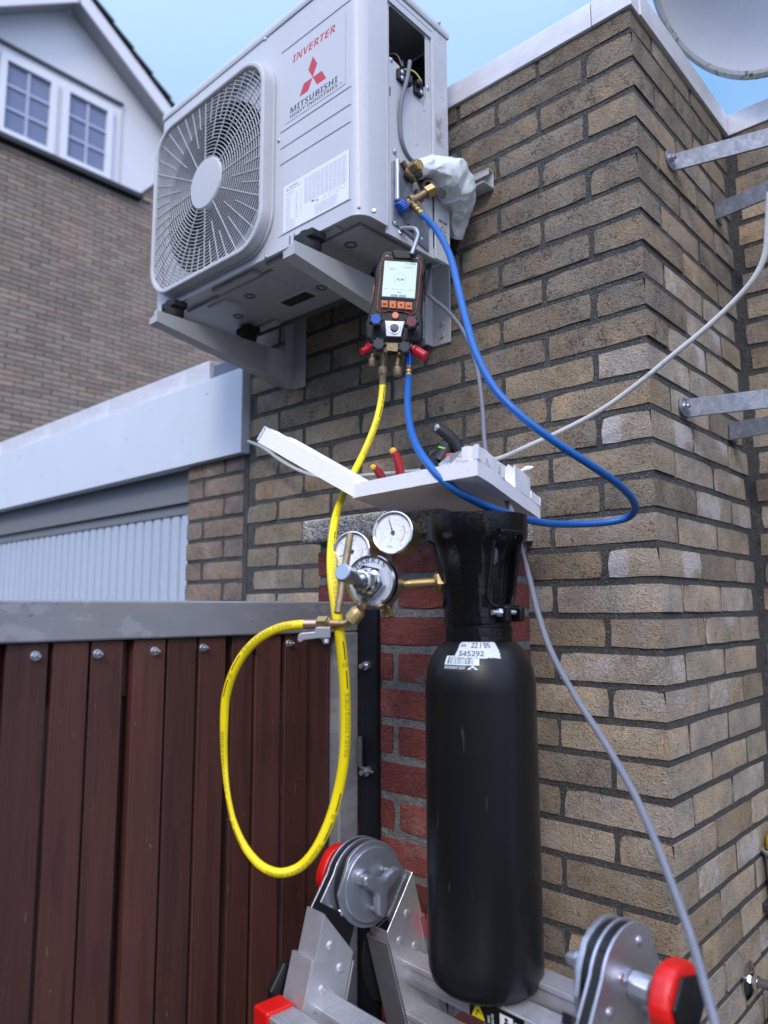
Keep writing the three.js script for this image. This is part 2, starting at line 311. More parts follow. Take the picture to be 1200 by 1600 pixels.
// ---------------------------------------------------------------- brick walls
const CO = 0.0625, YT = 2.732, LP = 0.2097, JH = 0.0124, JV = 0.0112, HA = 0.103, HB = 0.0985, ZC = -0.5506;
// one brick: l x h x d with a soft-edged, slightly uneven face towards +z (and +x for corner bricks); origin at its centre
function brickGeo(l, h, d, s) {
  const g = new THREE.BoxGeometry(l, h, d, l > 0.13 ? 5 : 3, 2, 1), p = g.attributes.position, n = fbm(8, 2, s);
  const e = 0.0022, seen = new Map();
  for (let i = 0; i < p.count; i++) {
    let x = p.getX(i), y = p.getY(i), z = p.getZ(i);
    const k = [x, y, z].map((q) => q.toFixed(4)).join(), ex = Math.abs(Math.abs(x) - l / 2) < 1e-5, ey = Math.abs(Math.abs(y) - h / 2) < 1e-5, f = z > 0;
    if (!seen.has(k)) seen.set(k, [0, 1, 2].map(() => rr(-1, 1)));
    const [a, b, c] = seen.get(k);
    if (ex && ey) { x -= Math.sign(x) * 0.0009; y -= Math.sign(y) * 0.0009; }
    x += a * (ex ? 0.0018 : 0.002); y += b * (ey ? 0.0009 : 0.0015); if (ex && ey && f && rnd() < 0.12) { x -= Math.sign(x) * rr(0.002, 0.004); y -= Math.sign(y) * rr(0.001, 0.0025); } if (f) z += c * 0.0008 - (ex || ey ? 0.0012 : 0);
    p.setXYZ(i, x, y, z);
  }
  g.computeVertexNormals();
  return boxUV(toCreasedNormals(g.toNonIndexed(), 0.9), s * 0.0713, s * 0.0391);
}
const geoCache = new Map();
function brickOf(l, h, d, v) { const k = [l.toFixed(3), h.toFixed(4), d, v].join(); if (!geoCache.has(k)) geoCache.set(k, brickGeo(l, h, d, geoCache.size + 11)); return geoCache.get(k); }
const BH = CO - JH;

// the house corner: faces A (z = 0, x < 0), B (x = 0, z < 0) and C (z = ZC, x > 0)
{
  const h = thing('brick_house', 'nearest brick building, a buff corner with dark mortar under bright metal roof trim', 'building', V(0, 0, 0));
  const plan = poly([[-1.18, 0.0035], [-0.0035, 0.0035], [-0.0035, -ZC + 0.0035], [2.6, -ZC + 0.0035], [2.6, 3], [-1.18, 3]]);
  part('wall', extr(plan, 2.79).rotateX(-Math.PI / 2).scale(1, 1, 1), mortar, h);
  const cand = [];
  const add = (l, d, x, y, z, rot, row, face) => cand.push({ l, d, p: V(x, y, z), rot, row, face });
  for (let j = -1; j < 43; j++) {
    const y = YT - (j + 0.5) * CO, even = ((j % 2) + 2) % 2 === 0;
    // corner brick seen on both faces
    const la = (even ? HA : HA + LP / 2) - JV / 2, lb = (even ? HB + LP / 2 : HB) - JV / 2;
    add(la, lb, -la / 2, y, -lb / 2, 0, j, 'K');
    for (let x = -(la + JV); x > -1.17; x -= LP) { const l = Math.min(LP - JV, x + 1.178); if (l > 0.03) add(l, 0.05, x - l / 2, y, -0.025, 0, j, 'A'); }
    const zEnd = ZC + 0.012;
    for (let z = -(lb + JV); z > zEnd + 0.03; z -= LP) { const l = Math.min(LP - JV, z - zEnd); add(l, 0.05, -0.025, y, z - l / 2, Math.PI / 2, j, 'B'); }
    const o = even ? 0.02 : 0.02 - LP / 2;
    for (let x = o; x < 2.2; x += LP) { const x0 = Math.max(0.012, x); const l = x + LP - JV - x0; if (l > 0.03) add(l, 0.05, x0 + l / 2, y + 0.001, ZC - 0.025, 0, j, 'C'); }
  }
  const M2 = new THREE.Matrix4(), vis = (c) => {
    const q = c.p.clone().project(camera), inside = Math.abs(q.x) < 1.12 && Math.abs(q.y) < 1.05;
    const hidden = c.face === 'A' && c.p.y < 1.58 && c.p.x < -0.3;
    return (inside && !hidden) ? 1 / c.p.distanceTo(camera.position) : 0;
  };
  for (const c of cand) c.v = vis(c);
  cand.sort((a, b) => b.v - a.v);
  const rest = [];
  cand.forEach((c, i) => {
    const r1 = rr(0, 1);
    let mat;
    const pick = (a) => a[Math.floor(rr(0, a.length - 1e-6))];
    if (c.face === 'A' || c.face === 'K') mat = c.row < 9 ? (r1 < 0.85 ? pick(brickSpot) : pick(brickClean)) : c.row < 17 ? (r1 < 0.4 ? pick(brickSpot) : pick(brickClean)) : (r1 < 0.6 ? pick(brickPale) : pick(brickClean));  // darker bricks mostly in the upper rows, paler ones in the lower rows
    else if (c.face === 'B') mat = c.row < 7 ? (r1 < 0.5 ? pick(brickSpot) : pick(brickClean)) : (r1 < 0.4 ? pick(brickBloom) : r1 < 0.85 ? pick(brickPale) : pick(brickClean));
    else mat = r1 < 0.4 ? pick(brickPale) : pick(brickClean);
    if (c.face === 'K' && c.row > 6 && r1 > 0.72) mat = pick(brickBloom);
    const g = c.face === 'K' ? brickOf(c.l, BH, +c.d.toFixed(4), c.row & 3) : brickOf(c.l, BH, c.d, Math.floor(rr(0, 6)));
    const pos = c.p.clone().add(V(rr(-1, 1) * 0.0012, rr(-1, 1) * 0.001, 0)), rot = [0, c.rot, rr(-1, 1) * 0.004];
    const out = rr(-0.0012, 0.0012); if (c.face === 'B') pos.x = c.p.x + out; else if (c.face !== 'K') pos.z += out;
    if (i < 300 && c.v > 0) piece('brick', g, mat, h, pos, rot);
    else { const q = g.clone(); q.applyMatrix4(M2.makeRotationFromEuler(new THREE.Euler(...rot))); q.translate(pos.x, pos.y, pos.z); rest.push(q); }
  });
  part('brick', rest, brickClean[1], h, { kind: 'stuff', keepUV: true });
  // folded roof trim, in lengths with open joints
  const T0 = 2.7765, T1 = 2.831, o = 0.006;
  const seg = (x0, x1, z0, z1) => { const s = [rbox(x0, x1, T0, T1, z0, z1, 0.0016)]; return s; };
  part('roof_trim', seg(-1.185, -0.0805, -0.03, o + 0.0005), zinc, h);
  part('roof_trim', seg(-0.0785, o - 0.002, -0.0305, o + 0.001), zinc, h);
  part('roof_trim', seg(-0.03, o + 0.001, ZC + 0.0085, -0.031), zinc, h);
  part('roof_trim', seg(-0.028, 2.6, ZC - 0.03, ZC + o), zinc, h);
  part('roof', box(-1.183, 2.6, 2.79, 2.82, -3, ZC - 0.031), panGrey, h);
  // two drilled holes left in the wall
}

// ---------------------------------------------------------------- garage beyond the gate
{
  const g = thing('garage', 'garage with white fascia board and ribbed white door beside the brick corner', 'building', V(-2.2, 0, 0));
  const pierMat = [brickMat([0.36, 0.27, 0.2], 0.3, 0, 31), brickMat([0.31, 0.245, 0.195], 0.3, 0, 33)];
  const X1 = -1.1835, X0 = -1.489, C2 = 0.0628, Y0 = 2.068;
  part('wall', box(X0 + 0.004, X1, 0, 2.3, -0.5, -0.0035), mortar, g);
  for (let j = 0; j < 12; j++) {
    const y = Y0 - (j + 0.5) * C2 + 0.012, a = j % 2 === 0;
    const xs = a ? [X0, X0 + 0.2, X0 + 0.2987] : [X0, X0 + 0.094, X0 + 0.2987];
    for (let i = 0; i < 2; i++) { const l = xs[i + 1] - xs[i] - JV; piece('brick', brickOf(l, BH, 0.05, j % 4), pierMat[(j + i) % 2], g, V(xs[i] + l / 2, y, -0.025 + rr(-0.001, 0.001))); }
  }
  part('fascia', rbox(-2.952, X1 + 0.0008, 2.066, 2.318, -0.02, 0.026, 0.002), whitePaint, g); part('fascia', rbox(-6.5, -2.9545, 2.066, 2.318, -0.02, 0.026, 0.002), whitePaint, g);
  part('roof_edge', rbox(-6.5, -1.372, 2.324, 2.386, -0.05, 0.012, 0.003), zinc, g);
  part('roof_edge', rbox(-1.366, -1.19, 2.324, 2.37, -0.05, 0.0), std([0.12, 0.14, 0.2], 0.5), g, { label: 'dark end piece of the roof edge' });
  part('roof', box(-6.5, -1.19, 2.3, 2.34, -5, -0.051), panGrey, g);
  part('lintel', [box(-6.5, X0, 1.965, 2.1, -0.12, -0.03), box(-6.5, X0, 1.93, 1.964, -0.12, -0.045)], std([0.2, 0.215, 0.225], 0.55), g);
  // trapezoidal ribbed door sheet
  const s = new THREE.Shape(), w = 0.0575; let x = -6.2; s.moveTo(x, -0.01); s.lineTo(x, 0);
  while (x < X0 - 0.02) { s.lineTo(x + w * 0.07, -0.012); s.lineTo(x + w * 0.76, -0.012); s.lineTo(x + w * 0.83, 0); s.lineTo(x + w, 0); x += w; }
  s.lineTo(x, 0.004); s.lineTo(-6.2, 0.004);
  part('door', extr(s, 1.935).rotateX(-Math.PI / 2).translate(0, 0, -0.062), new THREE.MeshStandardMaterial({ map: whitePaint.map, color: 0xdde3ea, roughness: 0.5 }), g);
}

// ---------------------------------------------------------------- unseen house added behind the camera to darken reflections and block low sky
{
  const h = thing('added_rear_house', 'unseen brick house added behind the camera to darken reflections', 'house', V(2, 0, 7.6));
  part('wall', box(-5, 9, 0, 2.9, 6.4, 10.5), std([0.13, 0.1, 0.08], 0.95), h);
  part('roof', extr(poly([[-10.9, 2.85], [-6.1, 2.85], [-8.45, 4.0]]), 14.6).rotateY(Math.PI / 2).translate(-5.3, 0, 0), std([0.04, 0.036, 0.036], 0.85), h);
  for (const x of [-2.6, 0.4, 3.2]) { const w = part('window', [box(x - 0.06, x, 0.9, 2.2, 6.36, 6.399), box(x + 1.3, x + 1.36, 0.9, 2.2, 6.36, 6.399), box(x, x + 1.3, 2.14, 2.2, 6.36, 6.399), box(x, x + 1.3, 0.9, 0.96, 6.36, 6.399)], whitePaint, h); part('pane', box(x, x + 1.3, 0.96, 2.14, 6.38, 6.39), std([0.03, 0.035, 0.04], 0.05), w); }
}

// ---------------------------------------------------------------- gabled house far behind
{
  const XG = -8, h = thing('gable_house', 'two storey brick house in the background with white gable cladding', 'house', V(-11, 0, -2.2));
  const Z0 = -2.25, YP = 9.0, SL = 0.72, rakeY = (z) => YP - SL * Math.abs(z - Z0), ZE = 4.6;   // half width of the gable
  const wallTop = 6.94;
  part('wall', box(XG - 6, XG - 0.02, 0, wallTop - 0.02, Z0 - ZE, Z0 + ZE), std([0.22, 0.19, 0.16], 0.95), h);
  const gab = poly([[-(Z0 - ZE), wallTop - 0.02], [-(Z0 + ZE), wallTop - 0.02], [-(Z0 + 2.7), rakeY(Z0 + 2.7)], [-Z0, YP], [-(Z0 - 2.7), rakeY(Z0 - 2.7)]]);
  part('gable', extr(gab, 6).rotateY(Math.PI / 2).translate(XG - 6.02, 0, 0), std([0.22, 0.19, 0.16], 0.95), h);
  // its bricks: too small to pick apart singly
  const tones = [[0.29, 0.235, 0.185], [0.315, 0.255, 0.195], [0.265, 0.225, 0.185], [0.30, 0.235, 0.18], [0.28, 0.24, 0.2]];
  const bg = boxUV(new THREE.BoxGeometry(0.03, 0.051, 0.2)), inst = [];
  for (let y = 2.2; y < 8.9; y += CO) for (let z = -6.8; z < 2.2; z += LP) {
    const zz = z + (Math.round(y / CO) % 2) * LP / 2 + rr(-0.004, 0.004);
    if (y > wallTop - 0.02 && (zz > -3.25 || y > rakeY(zz) - 0.05 || y < 7.0 + (-3.25 - zz) * -0.2)) continue;
    inst.push([V(XG - 0.005, y, zz), tones[Math.floor(rr(0, 4.999))], rr(0.8, 1.15)]);
  }
  const im = new THREE.InstancedMesh(bg, std([1, 1, 1], 0.95), inst.length), mm = new THREE.Matrix4(), col = new THREE.Color();
  inst.forEach(([p, c, k], i) => { im.setMatrixAt(i, mm.makeTranslation(p.x + 11, p.y, p.z + 2.2)); im.setColorAt(i, col.setRGB(c[0] * k, c[1] * k, c[2] * k)); });
  im.name = numbered('brick'); im.userData.kind = 'stuff'; h.add(im); bases.set(im, bases.get(h));
  // white cladding with its slanted lower corner, window head and sill
  const wp = std([0.74, 0.75, 0.76], 0.55);
  const cl = poly([[-1.0, 7.0], [3.26, 7.0], [3.62, 7.42], [3.62, rakeY(-3.62)], [2.25, YP], [-1.0, rakeY(1.0)]]);   // x here is -z
  part('cladding', extr(cl, 0.06).rotateY(Math.PI / 2).translate(XG - 0.02, 0, 0), wp, h);
  part('sill', box(XG - 0.02, XG + 0.1, 6.94, 7.0, -3.3, 1.0), std([0.02, 0.02, 0.024], 0.5), h);
  part('window_head', box(XG + 0.041, XG + 0.075, 8.095, 8.13, -2.99, 1.0), std([0.06, 0.065, 0.07], 0.5), h);
  part('trim', box(XG + 0.041, XG + 0.06, 7.02, 8.09, -2.985, -2.965), std([0.6, 0.61, 0.62], 0.55), h);
  const glass = new THREE.MeshPhysicalMaterial({ color: 0xffffff, roughness: 0.04, metalness: 0 }); glass.color.setRGB(0.17, 0.2, 0.31);
  const frameW = std([0.78, 0.79, 0.8], 0.45);
  for (const [za, zb] of [[-2.06, -1.56], [-2.77, -2.285], [-1.35, -0.85]]) {
    const y0 = 7.06, y1 = 7.9, f = 0.075;
    const w = part('window', [box(XG + 0.041, XG + 0.095, y0 - f, y1 + f, za - f, za), box(XG + 0.041, XG + 0.095, y0 - f, y1 + f, zb, zb + f), box(XG + 0.041, XG + 0.095, y1, y1 + f, za, zb), box(XG + 0.041, XG + 0.095, y0 - f, y0, za, zb)], frameW, h);
    part('pane', box(XG + 0.042, XG + 0.05, y0, y1, za, zb), glass, w);
    const b = 0.035, zm = (za + zb) / 2;
    part('glazing_bar', box(XG + 0.0505, XG + 0.07, y0, y1, zm - b / 2, zm + b / 2), std([0.42, 0.45, 0.56], 0.5), w);
    for (const t of [1 / 3, 2 / 3]) { const y = mix(y0, y1, t); part('glazing_bar', [box(XG + 0.0505, XG + 0.068, y - b / 2, y + b / 2, za, zm - b / 2), box(XG + 0.0505, XG + 0.068, y - b / 2, y + b / 2, zm + b / 2, zb)], std([0.42, 0.45, 0.56], 0.5), w); }
  }
  // roof: boarded overhang, barge boards, dark tiles stepping along the verge
  const XO = -7.69, soffit = std([0.4, 0.41, 0.42], 0.7), tile = std([0.03, 0.027, 0.027], 0.8);
  for (const sgn of [-1, 1]) {
    const zb = Z0 + sgn * (ZE + 0.5), len = (ZE + 0.5) * Math.hypot(1, SL), ang = Math.atan(SL);
    const slab = (x0, x1, y0, y1, l0, l1) => { const g = box(x0, x1, y0, y1, l0, l1); g.rotateX(sgn * ang); g.translate(0, YP, Z0); return g; };
    const L = (a, b) => (sgn > 0 ? [a, b] : [-b, -a]);
    part('soffit', slab(XG + 0.045, XO - 0.03, 0.0, 0.03, ...L(0.0, len)), soffit, h);
    part('barge_board', slab(XO - 0.03, XO, -0.03, 0.14, ...L(0.0, len)), frameW, h);
    part('roof', slab(XG - 6, XO - 0.031, 0.035, 0.16, ...L(0.0, len)), tile, h);
    for (let k = 0; k < 17; k++) { const l0 = 0.03 + k * 0.34, g = slab(XO - 0.2, XO + 0.03, 0.163, 0.2, ...L(l0, l0 + 0.37)); g.translate(0, -0.006 * 0 , 0);
      const p = g.attributes.position; const tilt = 0.035; // each tile laps over the next one down
      const mz = (l0 + 0.18) * Math.cos(ang); for (let i = 0; i < p.count; i++) { const q = Math.abs(p.getZ(i) - Z0); p.setY(i, p.getY(i) + (q - mz) * 0.13); }
      g.computeVertexNormals(); part('roof_tile', g, tile, h); }
  }
}

// ---------------------------------------------------------------- red brick gate pillar with a concrete cap
{
  const X0 = -0.576, X1 = -0.262, ZF = 0.28, p = thing('gate_pillar', 'red brick pillar with grey concrete cap standing behind the black gas cylinder', 'pillar', V(-0.42, 0, 0.14));
  part('wall', box(X0 + 0.0035, X1 - 0.0035, 0, 1.752, 0.0005, ZF - 0.0035), mortarPale, p);
  const CR = 0.0635, T = 1.741, hb = CR - 0.0155;
  for (let j = 0; j < 17; j++) {
    const y = T - (j + 0.5) * CR, a = j % 2 === 0, m = (k) => brickRed[(j * 2 + k + (j >> 2)) % 3];
    const dSide = a ? 0.199 : 0.094;                                                           // the corner brick shows on both faces
    const split = a ? -0.472 : -0.372;
    const l2 = X1 - split - 0.0065, l1 = split - 0.0065 - X0;
    piece('brick', brickOf(l1, hb, 0.05, j % 5), m(0), p, V(X0 + l1 / 2, y, ZF - 0.025));
    piece('brick', brickOf(l2, hb, dSide === 0.199 ? 0.094 : 0.199, j % 3), m(1), p, V(X1 - l2 / 2, y, ZF - (dSide === 0.199 ? 0.094 : 0.199) / 2));
    const zs = ZF - (a ? 0.094 : 0.199) - 0.013, l3 = zs - 0.002; 
    piece('brick', brickOf(Math.min(l3, 0.199), hb, 0.05, j % 4), m(2), p, V(X1 - 0.025, y, zs - Math.min(l3, 0.199) / 2), [0, Math.PI / 2, 0]);
  }
  const cap = new RoundedBoxGeometry(0.353, 0.046, 0.302, 3, 0.006); cap.translate(-0.4245, 1.7745, 0.1515);
  jitter(cap, 0.006, 9, 5); part('cap', cap, concrete, p);
}

// ---------------------------------------------------------------- gate of dark red boards in a steel frame
{
  const XF = -0.456, gate = thing('gate', 'dark red vertical board gate in a grey steel frame', 'gate', V(XF, 0, 0.7));
  const z = (px) => hit(px, 1050, 'x', XF - 0.006).z;
  const fr = new THREE.MeshStandardMaterial({ map: texRGB(1024, 512, 0.5, 0.25, (u, v) => {           // weathered frame steel: wiped stains with outlines, a little moss
    const s = 0.45 * sstep(0.57, 0.6, 0.6 * FA(u, v) + 0.4 * F16(u, v)), d = sstep(0.72, 0.78, F64(u, v)) * sstep(0.5, 0.6, F4(u, v)), m = sstep(0.6, 0.7, F4(u + 0.4, v)) * 0.5, k = 0.27 + 0.05 * (F16(u, v) - 0.5) + 0.11 * s - 0.1 * d;
    return [k * (1 + 0.05 * m), k * 1.02, k * (1.06 - 0.16 * m)]; }), roughnessMap: zincRough, roughness: 1, metalness: 0.2 });
  part('top_rail', rbox(XF - 0.05, XF, 1.579, 1.634, 0.2865, 1.24, 0.004), fr, gate);
  part('stile', rbox(XF - 0.05, XF + 0.0004, 0.1, 1.5788, 0.2865, z(527), 0.004), fr, gate);
  part('back_rail', rbox(XF - 0.052, XF - 0.0285, 1.497, 1.5786, z(527) + 0.001, 1.2, 0.003), wood[2], gate);
  // front layer: px edges on the photo's line y = 1050, from the stile towards the camera
  const fb = [[522, 487], [481, 446], [440, 401], [398, 365], [353, 311.5], [308, 262.5], [258.5, 208.5], [193, 142.5], [138.5, 82.5], [75.5, 9]];
  fb.forEach(([a, b], i) => {
    const off = [0.012, 0, 0.001, 0.0035, 0, 0.0015, 0, 0.001, 0, 0.001][i];
    const bd = rbox(XF - 0.026 - off, XF - 0.007 - off, 0.12, 1.5787, z(a), z(b), 0.0018); part('board', bd, wood[i % 4], gate, { ou: i * 0.033, ov: i * 0.21 });
  });
  let zc = z(9) + 0.011; for (let k = 0; k < 4; k++) { part('board', rbox(XF - 0.026, XF - 0.007, 0.12, 1.5775, zc, zc + 0.055, 0.0018), wood[k], gate, { ou: k * 0.041, ov: k * 0.3 }); zc += 0.06; }
  for (const [a, b] of [[524, 470], [410, 350], [222, 182], [20, -40]]) part('board', rbox(XF - 0.05, XF - 0.0335, 0.12, 1.4965, z(a), z(b), 0.0015), wood[1], gate, { label: 'board of the rear layer' });
  for (const [x, y] of [[55, 1025], [152, 1021.5], [241, 1017], [317, 1012], [391, 1009], [451, 1005], [505, 996]]) {
    const c = hit(x, y, 'x', XF - 0.007), d = V(1, 0, 0);
    part('bolt', [turned(c.clone().add(V(-0.001, 0, 0)), d, [[0, 0.0018], [0.0062, 0.0018], [0.0066, 0.001], [0.0066, 0]], 18), hexRod(c.clone(), c.clone().add(V(0.0065, 0, 0)), 0.0052), turned(c.clone().add(V(0.0055, 0, 0)), d, [[0.0026, 0], [0.0026, 0.0075], [0.0018, 0.009], [0, 0.009]], 12)], steel, gate);
  }
  const hp = hit(564, 1172, 'z', 0.292);
  part('hinge', [rod(V(hp.x - 0.0005, hp.y - 0.028, 0.2935), V(hp.x - 0.0005, hp.y + 0.024, 0.2935), 0.0055, 0.0055, 16), rod(V(hp.x, hp.y - 0.03, 0.2935), V(hp.x + 0.03, hp.y - 0.036, 0.2895), 0.0035, 0.0035, 12)], std([0.2, 0.21, 0.22], 0.4, 0.8), gate);

  const post = thing('hinge_post', 'dark steel angle post bolted to the red brick pillar at the gate hinge', 'post', V(-0.43, 0, 0.285));
  const steelDark = new THREE.MeshStandardMaterial({ map: zincMap, roughness: 0.42, metalness: 0.5, color: 0x2c3038 });
  part('angle', [box(XF + 0.0012, -0.4105, 0.05, 1.62, 0.2812, 0.2856), box(-0.4105, -0.4065, 0.05, 1.62, 0.2812, 0.2905)], steelDark, post);
  for (const [x, y] of [[575, 1040], [576, 1205]]) { const c = hit(x, y, 'z', 0.2856), d = V(0.2, 0, 1); part('bolt', [hexRod(c, c.clone().add(V(0, 0, 0.008)), 0.0085), rod(c, c.clone().add(V(0, 0, 0.02)), 0.0045)], steel, post); }
}
// ---------------------------------------------------------------- outdoor unit of the air conditioner
const AX0 = -1.121, AX1 = -0.385, AY0 = 2.357, AY1 = 2.874, AZ0 = 0.08, AZ1 = 0.355, SEAM = 0.2775;
{
  const ac = thing('air_conditioner', 'pale grey outdoor air conditioning unit hung on the brick wall', 'air conditioner', V((AX0 + AX1) / 2, AY0, 0.2175));
  const ev = new Evaluator(); ev.attributes = ['position', 'normal', 'uv'];
  const cut = (g, tools) => { let b = new Brush(norm(g)); b.updateMatrixWorld(); for (const t of tools) { const q = new Brush(norm(t)); q.updateMatrixWorld(); b = ev.evaluate(b, q, SUBTRACTION); } return b.geometry; };
  // front panel: a sheet folded round both front corners
  const R = 0.034, T = 0.004;
  const outline = (o) => { const s = []; const x0 = AX0 + o, x1 = AX1 - o, z1 = AZ1 - o, r = R - o; s.push([x0, SEAM]); for (let k = 0; k <= 8; k++) { const a = Math.PI - k / 8 * Math.PI / 2; s.push([x0 + r + r * Math.cos(a), z1 - r + r * Math.sin(a)]); } for (let k = 0; k <= 8; k++) { const a = Math.PI / 2 - k / 8 * Math.PI / 2; s.push([x1 - r + r * Math.cos(a), z1 - r + r * Math.sin(a)]); } s.push([x1, SEAM]); return s; };
  const sheet = poly([...outline(0), ...outline(T).reverse()].map(([x, z]) => [x, -z]));
  let front = norm(toCreasedNormals(norm(extr(sheet, AY1 - AY0)), 0.5)).rotateX(-Math.PI / 2).translate(0, AY0, 0);
  const FC = [-0.862, 2.5955], HS = 0.2205, CRN = 0.08;
  const hole = new THREE.CylinderGeometry(0.2, 0.2, 0.05, 64).rotateX(Math.PI / 2).translate(FC[0], FC[1], AZ1);
  const groove = (y, x0 = -0.622, x1 = -0.41) => new THREE.CylinderGeometry(0.0026, 0.0026, x1 - x0, 8).rotateZ(Math.PI / 2).translate((x0 + x1) / 2, y, AZ1 + 0.0006);
  front = cut(front, [hole, groove(2.808), groove(2.622), groove(2.5845), groove(2.548), groove(2.388)]);
  const fp = part('front_panel', front, acPaint, ac);
  // lid, a hair larger than the body
  const lidS = poly(outline(-0.0035).map(([x, z]) => [x, -z]).concat([[AX1 + 0.0035, -AZ0 + 0.004], [AX0 - 0.0035, -AZ0 + 0.004]]).reverse());
  part('lid', toCreasedNormals(norm(extr(lidS, 0.02, 0.003, 2)), 0.5).rotateX(-Math.PI / 2).translate(0, AY1 + 0.0015, 0), acPaint, ac);
  // right side: rear corner strip, recessed service panel with its open terminal window
  part('rear_strip', [rbox(AX1 - 0.004, AX1, AY0 - 0.012, AY1, AZ0, 0.1305, 0.0015), rbox(AX1 - 0.05, AX1 - 0.0045, AY0, AY1, AZ0, AZ0 + 0.004, 0.001)], acWet, ac);
  const z0 = 0.1315, z1 = SEAM - 0.0008, side = poly([[-z1, AY0 - 0.004], [-z0, AY0 - 0.004], [-z0, 2.872], [-z1, 2.872]], [[[-0.267, 2.727], [-0.236, 2.7245], [-0.232, 2.716], [-0.198, 2.707], [-0.17, 2.7], [-0.1495, 2.695], [-0.1495, 2.838], [-0.155, 2.844], [-0.262, 2.844], [-0.267, 2.838]]]);
  part('service_panel', extr(side, 0.003, 0.0006, 1).rotateY(Math.PI / 2).translate(AX1 - 0.008, 0, 0), acPaint, ac);
  part('side_frame', [rbox(AX1 - 0.004, AX1, 2.862, AY1, 0.131, SEAM - 0.0005, 0.0012), rbox(AX1 - 0.0045, AX1 - 0.0005, 2.5, 2.862, 0.131, 0.1345, 0.001), rbox(AX1 - 0.0045, AX1 - 0.0005, 2.846, 2.8615, 0.135, 0.277, 0.001)], acPaint, ac);
  part('raised_rib', [rbox(AX1 - 0.0052, AX1 - 0.0032, 2.575, 2.655, 0.1835, 0.187, 0.0009), rbox(AX1 - 0.0052, AX1 - 0.0032, 2.665, 2.72, 0.1555, 0.1585, 0.0009)], acPaint, ac);
  part('rear_panel', box(AX0 + 0.004, AX1 - 0.051, AY0, AY1, AZ0, AZ0 + 0.003), panGrey, ac);
  part('left_panel', box(AX0, AX0 + 0.004, AY0, AY1, AZ0, SEAM - 0.001), acPaint, ac);
  part('panel_edge', rbox(AX1 - 0.0035, AX1 + 0.0007, AY0 + 0.004, AY1 - 0.002, SEAM + 0.0002, SEAM + 0.0022, 0.0008), acPaint, fp);
  // inside: partition and coil; the shroud carries the chamber shade in its colour
  part('partition', box(-0.62, -0.616, AY0 + 0.02, AY1, AZ0 + 0.004, AZ1 - 0.006), panGrey, ac);
  part('coil', box(AX0 + 0.02, -0.63, AY0 + 0.03, AY1 - 0.02, AZ0 + 0.01, AZ0 + 0.05), std([0.3, 0.3, 0.3], 0.5, 0.4), ac);
  part('shroud', new THREE.CylinderGeometry(0.2, 0.21, 0.08, 64, 1, true).rotateX(Math.PI / 2).translate(FC[0], FC[1], AZ1 - 0.045), panGrey, ac);
  const fan = part('fan', [new THREE.CylinderGeometry(0.05, 0.055, 0.07, 32).rotateX(Math.PI / 2).translate(FC[0], FC[1], AZ1 - 0.07)], std([0.05, 0.052, 0.055], 0.5), ac);
  for (let k = 0; k < 3; k++) {
    const s = new THREE.Shape(); s.moveTo(0.04, -0.03); s.quadraticCurveTo(0.13, -0.11, 0.18, -0.07); s.quadraticCurveTo(0.2, 0.02, 0.17, 0.08); s.quadraticCurveTo(0.1, 0.09, 0.045, 0.03);
    part('fan_blade', extr(s, 0.004).rotateX(0.35).rotateZ(k * 2.094 + 0.4).translate(FC[0], FC[1], AZ1 - 0.07), std([0.05, 0.052, 0.055], 0.5), fan);
  }
  // fan guard: rounded square frame, rings, spokes, hub cap
  const ZG = AZ1 + 0.031, gz = ZG - 0.006;
  const ring2 = (o, i, r) => { const s = roundRect(FC[0] - o, FC[0] + o, FC[1] - o, FC[1] + o, r); s.holes.push(new THREE.Path(roundRect(FC[0] - i, FC[0] + i, FC[1] - i, FC[1] + i, r - (o - i)).getPoints(16))); return s; };
  const guard = part('fan_guard', [extr(ring2(HS, HS - 0.012, CRN), 0.03, 0.004, 3, 16).translate(0, 0, AZ1 + 0.0015), extr(ring2(HS + 0.004, HS - 0.004, CRN + 0.004), 0.006, 0.0015, 2, 16).translate(0, 0, AZ1 + 0.0004)], acPlastic, ac);
  const inn = HS - 0.011, rin = CRN - 0.011, inside = (x, y) => { const ax = Math.abs(x), ay = Math.abs(y); if (ax > inn || ay > inn) return false; const dx = ax - (inn - rin), dy = ay - (inn - rin); return !(dx > 0 && dy > 0 && dx * dx + dy * dy > rin * rin); };
  const ribbon = (pts, w, d, closed) => {   // flat bar w wide, d deep along a plane curve
    const P = [], I = [], n = pts.length;
    pts.forEach(([x, y], i) => { const a = pts[(i - 1 + n) % n], b = pts[(i + 1) % n], q = closed ? [a, b] : [pts[Math.max(0, i - 1)], pts[Math.min(n - 1, i + 1)]]; const tx = q[1][0] - q[0][0], ty = q[1][1] - q[0][1], l = Math.hypot(tx, ty) || 1, nx = -ty / l * w / 2, ny = tx / l * w / 2; P.push(x + nx, y + ny, gz - d, x - nx, y - ny, gz - d, x - nx * 0.6, y - ny * 0.6, gz, x + nx * 0.6, y + ny * 0.6, gz); });
    for (let i = 0; i < (closed ? n : n - 1); i++) { const a = 4 * i, b = 4 * ((i + 1) % n); for (let k = 0; k < 4; k++) { const k2 = (k + 1) % 4; I.push(a + k, b + k, a + k2, a + k2, b + k, b + k2); } }
    if (!closed) { I.push(0, 1, 2, 0, 2, 3); const e = 4 * (n - 1); I.push(e, e + 2, e + 1, e, e + 3, e + 2); }
    const g = new THREE.BufferGeometry(); g.setAttribute('position', new THREE.Float32BufferAttribute(P, 3)); g.setIndex(I); g.computeVertexNormals();
    return toCreasedNormals(g.toNonIndexed(), 0.6).translate(FC[0], FC[1], 0);
  };
